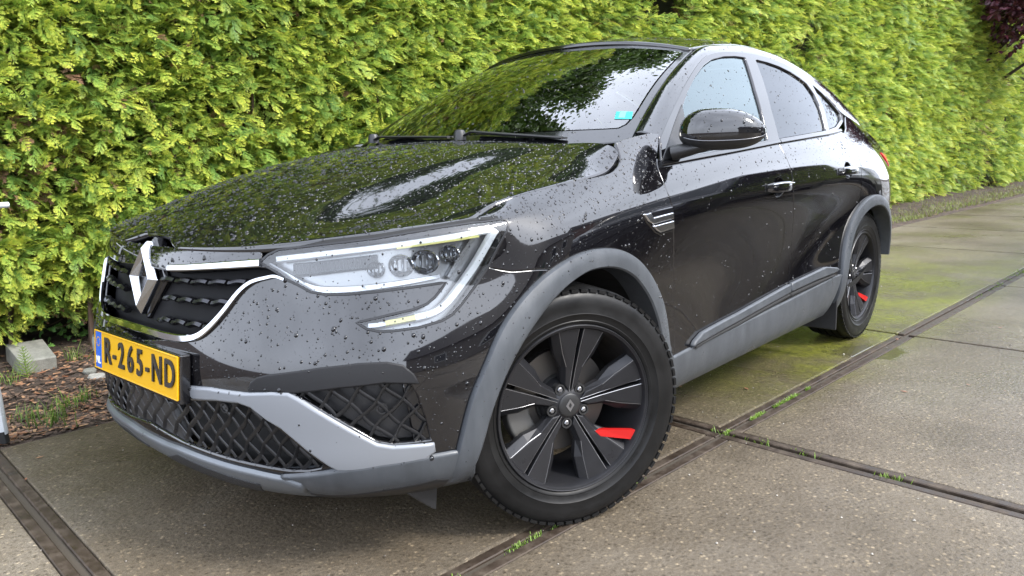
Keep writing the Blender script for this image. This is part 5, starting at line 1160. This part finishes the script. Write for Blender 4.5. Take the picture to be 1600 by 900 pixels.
# horsetail in front of the block
def horsetail(q, label):
    c = gpx(q, .03); mb = MB(); h = .19; mb.tube([(0, 0, 0), (.004, 0, h*.5), (.006, .002, h)], [.0022, .002, .001], 5); rr = random.Random(2); tips = [0]*15
    for i in range(11):
        z = h*(.16+.075*i); ln = .06*(1-i/13)
        for k in range(9):
            a = k*.698+i*.3; d = np.array([math.cos(a), math.sin(a), .55]); p = np.array([.004, 0, z]); mb.tube([p, p+d*ln*.6, p+d*ln+np.array([0, 0, ln*.15])], [.0012, .001, .0006], 3)
    o = mk('horsetail', mb.v, mb.f, 'grass_blade'); at = o.data.attributes.new('tip', 'FLOAT', 'POINT'); at.data.foreach_set('value', [.75]*len(mb.v)); o.location = c; tag(o, label, 'plant')
horsetail((45, 598), 'feathery green horsetail shoot in front of the concrete block')
# ivy under the hedge
mat('ivy_leaf', rough=.35, fn=leafcol([(0, (.05, .12, .03)), (1, (.16, .30, .07))], [(0, (.7, .8, .8)), (1, (1.2, 1.15, 1.))], trans=.2))
iv_ = []
def ivy_mesh():
    L = [(0, -.2), (.35, -.3), (.62, .0), (.36, .18), (.38, .5), (.12, .42), (0, 1.), (-.12, .42), (-.38, .5), (-.36, .18), (-.62, .0), (-.35, -.3)]; V = [(x, y, -.25*abs(x)-.12*y*y) for x, y in L]+[(0, .1, .05)]
    me = bpy.data.meshes.new('ivy_leaf'); me.from_pydata(V, [], [(i, (i+1) % 12, 12) for i in range(12)]); me.materials.append(MATS['ivy_leaf']); at = me.attributes.new('tip', 'FLOAT', 'POINT'); at.data.foreach_set('value', [.7]*12+[.2]); me.update(); return me
ivym = ivy_mesh(); rr = random.Random(8)
ivy = empty('ivy', 'green ivy leaves climbing out below the hedge beside the grille', 'ivy', sw_(1.0, -2.75))
base = gpx((108, 545), .03)
for k in range(190):
    p = np.array([base[0]+rr.gauss(-.12, .17), base[1]+rr.gauss(.0, .12), max(.05, .2+rr.gauss(0, .1))]); o = bpy.data.objects.new('leaf', ivym); COL.objects.link(o); o.parent = ivy; o.location = Vector(p)-ivy.location; s_ = rr.uniform(.02, .042); o.scale = (s_, s_, s_); o.rotation_euler = (rr.uniform(.5, 1.3), rr.gauss(0, .4), R(180)+R(-45)+rr.gauss(0, .8))
# moss and grass in the slab joints
jm = MB(); T = []; rr = random.Random(5)
def jt(a, b_, h, n):
    for _ in range(n):
        q = sw_(a+rr.gauss(0, .012), b_+rr.gauss(0, .006), -.01); an = rr.uniform(0, 6.28); hh = h*rr.uniform(.4, 1.2); s_ = .0016; d = np.array([math.cos(an)*.6, math.sin(an)*.6, 1])*hh; q = np.array(q); e = np.array([-math.sin(an), math.cos(an), 0])*s_
        jm.add([q-e, q+e, q+d*.6+e, q+d*.6-e, q+d*1.05], [(0, 1, 2, 3), (3, 2, 4)]); T.extend([.1, .1, .6, .6, 1])
for k in range(1100):
    a = rr.choice([rr.uniform(.55, 1.6), rr.uniform(-.75, -.02), rr.uniform(-.75, -.02), rr.uniform(-6.5, -3.4), rr.uniform(-6.5, -3.4)])
    if math.sin(a*9)+math.sin(a*23+1) < -.3: continue
    jt(a, rr.gauss(0, .006) if a > -2 else rr.gauss(-.03, .03), .011, 4)
for k in range(40): jt(rr.gauss(0, .006), rr.choice([rr.gauss(.14, .03), rr.gauss(.6, .03), rr.gauss(.3, .02), rr.gauss(0, .03)]), .022, 2)
jo = mk('joint_moss', jm.v, jm.f, 'grass_blade'); at = jo.data.attributes.new('tip', 'FLOAT', 'POINT'); at.data.foreach_set('value', T); tag(jo, 'moss and grass sprouting from the slab joints', kind='stuff')
# grass verge at the foot of the hedge, further back
vg = MB(); T = []
for k in range(9000):
    a = -3.5-rr.random()**1.3*22; b_ = -2.12-abs(rr.gauss(0, .28)); q = np.array(sw_(a, b_, bedz(a, b_)-.005)); an = rr.uniform(0, 6.28); hh = rr.uniform(.02, .08); e = np.array([-math.sin(an), math.cos(an), 0])*.004; d = np.array([math.cos(an)*.7, math.sin(an)*.7, 1])*hh; vg.add([q-e, q+e, q+d], [(0, 1, 2)]); t0 = rr.random(); T.extend([t0*.7, t0*.7, t0])
mat('dry_grass', rough=.6, fn=leafcol([(0, (.12, .1, .045)), (.4, (.2, .21, .07)), (1, (.17, .28, .05))], [(0, (.8, .8, .8)), (1, (1.2, 1.2, 1.))]))
vo_ = mk('verge_grass', vg.v, vg.f, 'dry_grass'); at = vo_.data.attributes.new('tip', 'FLOAT', 'POINT'); at.data.foreach_set('value', T); tag(vo_, 'rough grass along the foot of the hedge', kind='stuff')
# ---- purple-leaved tree over the far end of the hedge
mat('purple_leaf', rough=.35, fn=leafcol([(0, (.035, .008, .014)), (1, (.11, .03, .042))], [(0, (.6, .6, .6)), (1, (1.5, 1.4, 1.5))], trans=.2)); mat('tree_bark', (.05, .035, .03), .8)
def leafmesh(nm, m, w_=.42):
    V = [(0, 0, 0), (w_*.8, .35, .08), (w_*.7, .7, .05), (0, 1, -.12), (-w_*.7, .7, .05), (-w_*.8, .35, .08), (0, .4, -.02)]; me = bpy.data.meshes.new(nm); me.from_pydata(V, [], [(0, 1, 6), (1, 2, 6), (2, 3, 6), (3, 4, 6), (4, 5, 6), (5, 0, 6)]); me.materials.append(MATS[m]); at = me.attributes.new('tip', 'FLOAT', 'POINT'); at.data.foreach_set('value', [.2, .6, .7, 1, .7, .6, .3]); me.update(); return me
def tree(name, label, base_, height, crown, m, leaf, n, seed, trunkr=.12, w_=.42):
    rr = random.Random(seed); t = empty(name, label, 'tree', base_); crown_c = np.array(crown[0]); cr_ = np.array(crown[1])
    tip = np.array([0, 0, height*.6]); MB().tube([(0, 0, -.05), (.05, .02, height*.2), (.02, .06, height*.4), tuple(tip)], [trunkr, trunkr*.85, trunkr*.65, trunkr*.4], 10).build('trunk', 'tree_bark', t, angle=60)
    pts_, rot_, sc_, pk_ = [], [], [], []; ends = []
    for k in range(26):
        u = np.array([rr.gauss(0, 1) for _ in range(3)]); u /= np.linalg.norm(u); e = crown_c+u*cr_*rr.uniform(.45, .95); s0 = np.array([0, 0, height*rr.uniform(.28, .58)]); mid = (s0+e)/2+np.array([0, 0, .15*height*rr.random()*.5]); ends += [(s0, mid, e)]
        MB().tube([s0, mid, e], [trunkr*.4, trunkr*.22, trunkr*.06], 6).build('limb', 'tree_bark', t, angle=60)
    for k in range(n):
        s0, mid, e = rr.choice(ends); f_ = rr.uniform(.35, 1.05); p = (mid+(e-mid)*f_) if f_ > .2 else mid; p = p+np.array([rr.gauss(0, 1) for _ in range(3)])*cr_*.16; pts_.append(p); rot_.append((rr.uniform(-1.2, 1.2), rr.uniform(-1.2, 1.2), rr.uniform(0, 6.28))); sc_.append(leaf*rr.uniform(.6, 1.3)); pk_.append(0)
    fo_ = gn_scatter('crown', pts_, rot_, sc_, [leafmesh(name+'_leaf', m, w_)], pk_, t); fo_['kind'] = 'stuff'; return t
tree('purple_plum_tree', 'purple-leaved tree overhanging the far end of the hedge', sw_(-17.6, -3.9, 0), 6.0, ((2.0, 1.9, 4.3), (2.4, 1.7, 1.3)), 'purple_leaf', .12, 9000, 4)
# ------------------------------------------------------------------ across the yard, behind the photographer (seen in the car's reflections)
mat('green_leaf', rough=.5, fn=leafcol([(0, (.05, .1, .025)), (1, (.13, .21, .05))], [(0, (.6, .6, .6)), (1, (1.3, 1.3, 1.1))], trans=.25))
def brickf(n, l, b):
    t = nd(n, 'TexCoord'); bt = nd(n, 'TexBrick', Scale=1.); l.new(t.outputs['Object'], bt.inputs['Vector']); bt.inputs['Color1'].default_value = (.17, .075, .05, 1); bt.inputs['Color2'].default_value = (.11, .05, .035, 1); bt.inputs['Mortar'].default_value = (.2, .18, .16, 1); bt.inputs['Brick Width'].default_value = .22; bt.inputs['Row Height'].default_value = .065; bt.inputs['Mortar Size'].default_value = .008
    l.new(bt.outputs['Color'], b.inputs['Base Color'])
mat('brickwork', (.15, .07, .05), .8, fn=brickf); mat('roof_tile', (.05, .045, .045), .6); mat('window_white', (.7, .7, .68), .4); mat('window_dark', (.02, .025, .03), .06); mat('door_green', (.02, .06, .04), .35)
hs_ = empty('brick_house', 'low brown brick house across the yard behind the photographer', 'house', (-4, 15, 0))
MB().box((0, 2.5, 1.5), (22, 5, 3.)).build('wall', 'brickwork', hs_)
MB().add([(-11.4, -.4, 2.95), (11.4, -.4, 2.95), (11.4, 5.4, 2.95), (-11.4, 5.4, 2.95), (-11.4, 2.5, 5.2), (11.4, 2.5, 5.2)], [(0, 1, 5, 4), (2, 3, 4, 5), (0, 4, 3), (1, 2, 5), (3, 2, 1, 0)]).build('roof', 'roof_tile', hs_)
for x in (-8, -4.5, 1.5, 6.):
    wv_ = MB().box((x, -.04, 1.55), (1.6, .1, 1.3)).build('window', 'window_white', hs_); MB().box((x, -.1, 1.55), (1.4, .02, 1.1)).build('pane', 'window_dark', wv_)
MB().box((-1.6, -.04, 1.05), (1., .1, 2.1)).build('door', 'door_green', hs_)
hs2 = empty('brick_house', 'long two-storey dark brick house across the yard, added farther down the lane to block the bright horizon', 'house', (-34, 17, 0))  # unseen house, added to block horizon glare mirrored in the doors
MB().box((0, 3, 2.8), (28, 6, 5.6)).build('wall', 'brickwork', hs2)
MB().add([(-14.4, -.4, 5.55), (14.4, -.4, 5.55), (14.4, 6.4, 5.55), (-14.4, 6.4, 5.55), (-14.4, 3, 8.6), (14.4, 3, 8.6)], [(0, 1, 5, 4), (2, 3, 4, 5), (0, 4, 3), (1, 2, 5), (3, 2, 1, 0)]).build('roof', 'roof_tile', hs2)
for x in np.arange(-12, 13, 4.):
    for z in (1.5, 4.1):
        wv_ = MB().box((x, -.04, z), (1.5, .1, 1.3)).build('window', 'window_white', hs2); MB().box((x, -.1, z), (1.3, .02, 1.1)).build('pane', 'window_dark', wv_)
# vans parked along the yard, right of the picture
mat('van_white', (.72, .73, .74), .12, coat=.5); mat('van_red', (.45, .01, .012), .15); mat('van_dark', (.012, .014, .02), .1, coat=.5)
def van(loc, rz, paint_, label):
    vn = empty('parked_van', label, 'van', loc, rz=rz, group='vans parked along the yard')
    prof = [(-2.5, .35), (2.35, .35), (2.5, .6), (2.45, .95), (1.75, 1.12), (1.05, 1.9), (.7, 1.98), (-2.35, 1.98), (-2.5, 1.7)]
    bevel(MB().prism(prof, -.9, .9, ((0, 0, 0), (1, 0, 0), (0, 0, 1), (0, -1, 0))).build('body', paint_, vn), .08, 3)
    for x in (-1.6, 1.6):
        for y in (.82, -.82): MB().lathe([(.0, .1), (.2, .1), (.3, .11), (.33, .08), (.33, -.08), (.0, -.1)], 28, c=(x, y, .33)).build('wheel', 'tyre_wet', vn, angle=40)
    for y in (.905, -.905): MB().prism([(.25, 1.2), (1.45, 1.2), (.98, 1.78), (.25, 1.78)], -.01, .01, ((0, y, 0), (1, 0, 0), (0, 0, 1), (0, 1, 0))).build('side_window', 'window_dark', vn)
    for y in (.78, -.78): MB().box((-2.5, y, 1.05), (.08, .2, .6)).build('tail_lamp', 'van_red', vn)
    MB().box((0, 0, .34), (4.6, 1.82, .2)).build('sill_trim', 'satin_black', vn)
    nx_, nz = .78/1.048, .70/1.048
    MB().add([(1.70+nx_*h, y, 1.17+nz*h) if k == 0 else (1.12+nx_*h, y*.93, 1.82+nz*h) for h in (-.01, .012) for k, y in ((0, -.76), (0, .76), (1, .76), (1, -.76))], [(0, 1, 2, 3), (7, 6, 5, 4), (0, 4, 5, 1), (1, 5, 6, 2), (2, 6, 7, 3), (3, 7, 4, 0)]).build('windscreen', 'window_dark', vn)
    for y in (.66, -.66): bevel(MB().box((2.44, y, .84), (.12, .34, .16)).build('headlamp', 'lamp_silver', vn), .03, 2)
    bevel(MB().box((2.46, 0, .48), (.16, 1.76, .22)).build('front_bumper', 'satin_black', vn), .04, 2)
    MB().box((2.5, 0, .76), (.03, .86, .09)).build('grille', 'matte_black', vn)
van((-6.2, 3.75, 0), R(-4), 'van_dark', 'dark blue van parked right of the picture, level with the car\'s tail')  # stand-in for parked cars, placed and coloured to darken the door reflections
van((-12.2, 4.2, 0), R(-4), 'van_white', 'white van with red tail lamps parked behind the dark van')
for k, (a, b_, h, sd_) in enumerate([(-.5, -7., 14., 31), (-4.5, -7.4, 15., 32), (-9., -7.2, 14.5, 33)]):
    tree('tall_tree', ['tall dark green tree behind the hedge, nearest the car\'s nose', 'tall dark green tree behind the hedge, beside the windscreen', 'tall dark green tree behind the hedge, beyond the car\'s tail'][k], sw_(a, b_, 0), h, ((0, 0, h*.6), (3.2, 2.6, 4.6)), 'green_leaf', .27, 15000, sd_, .18)
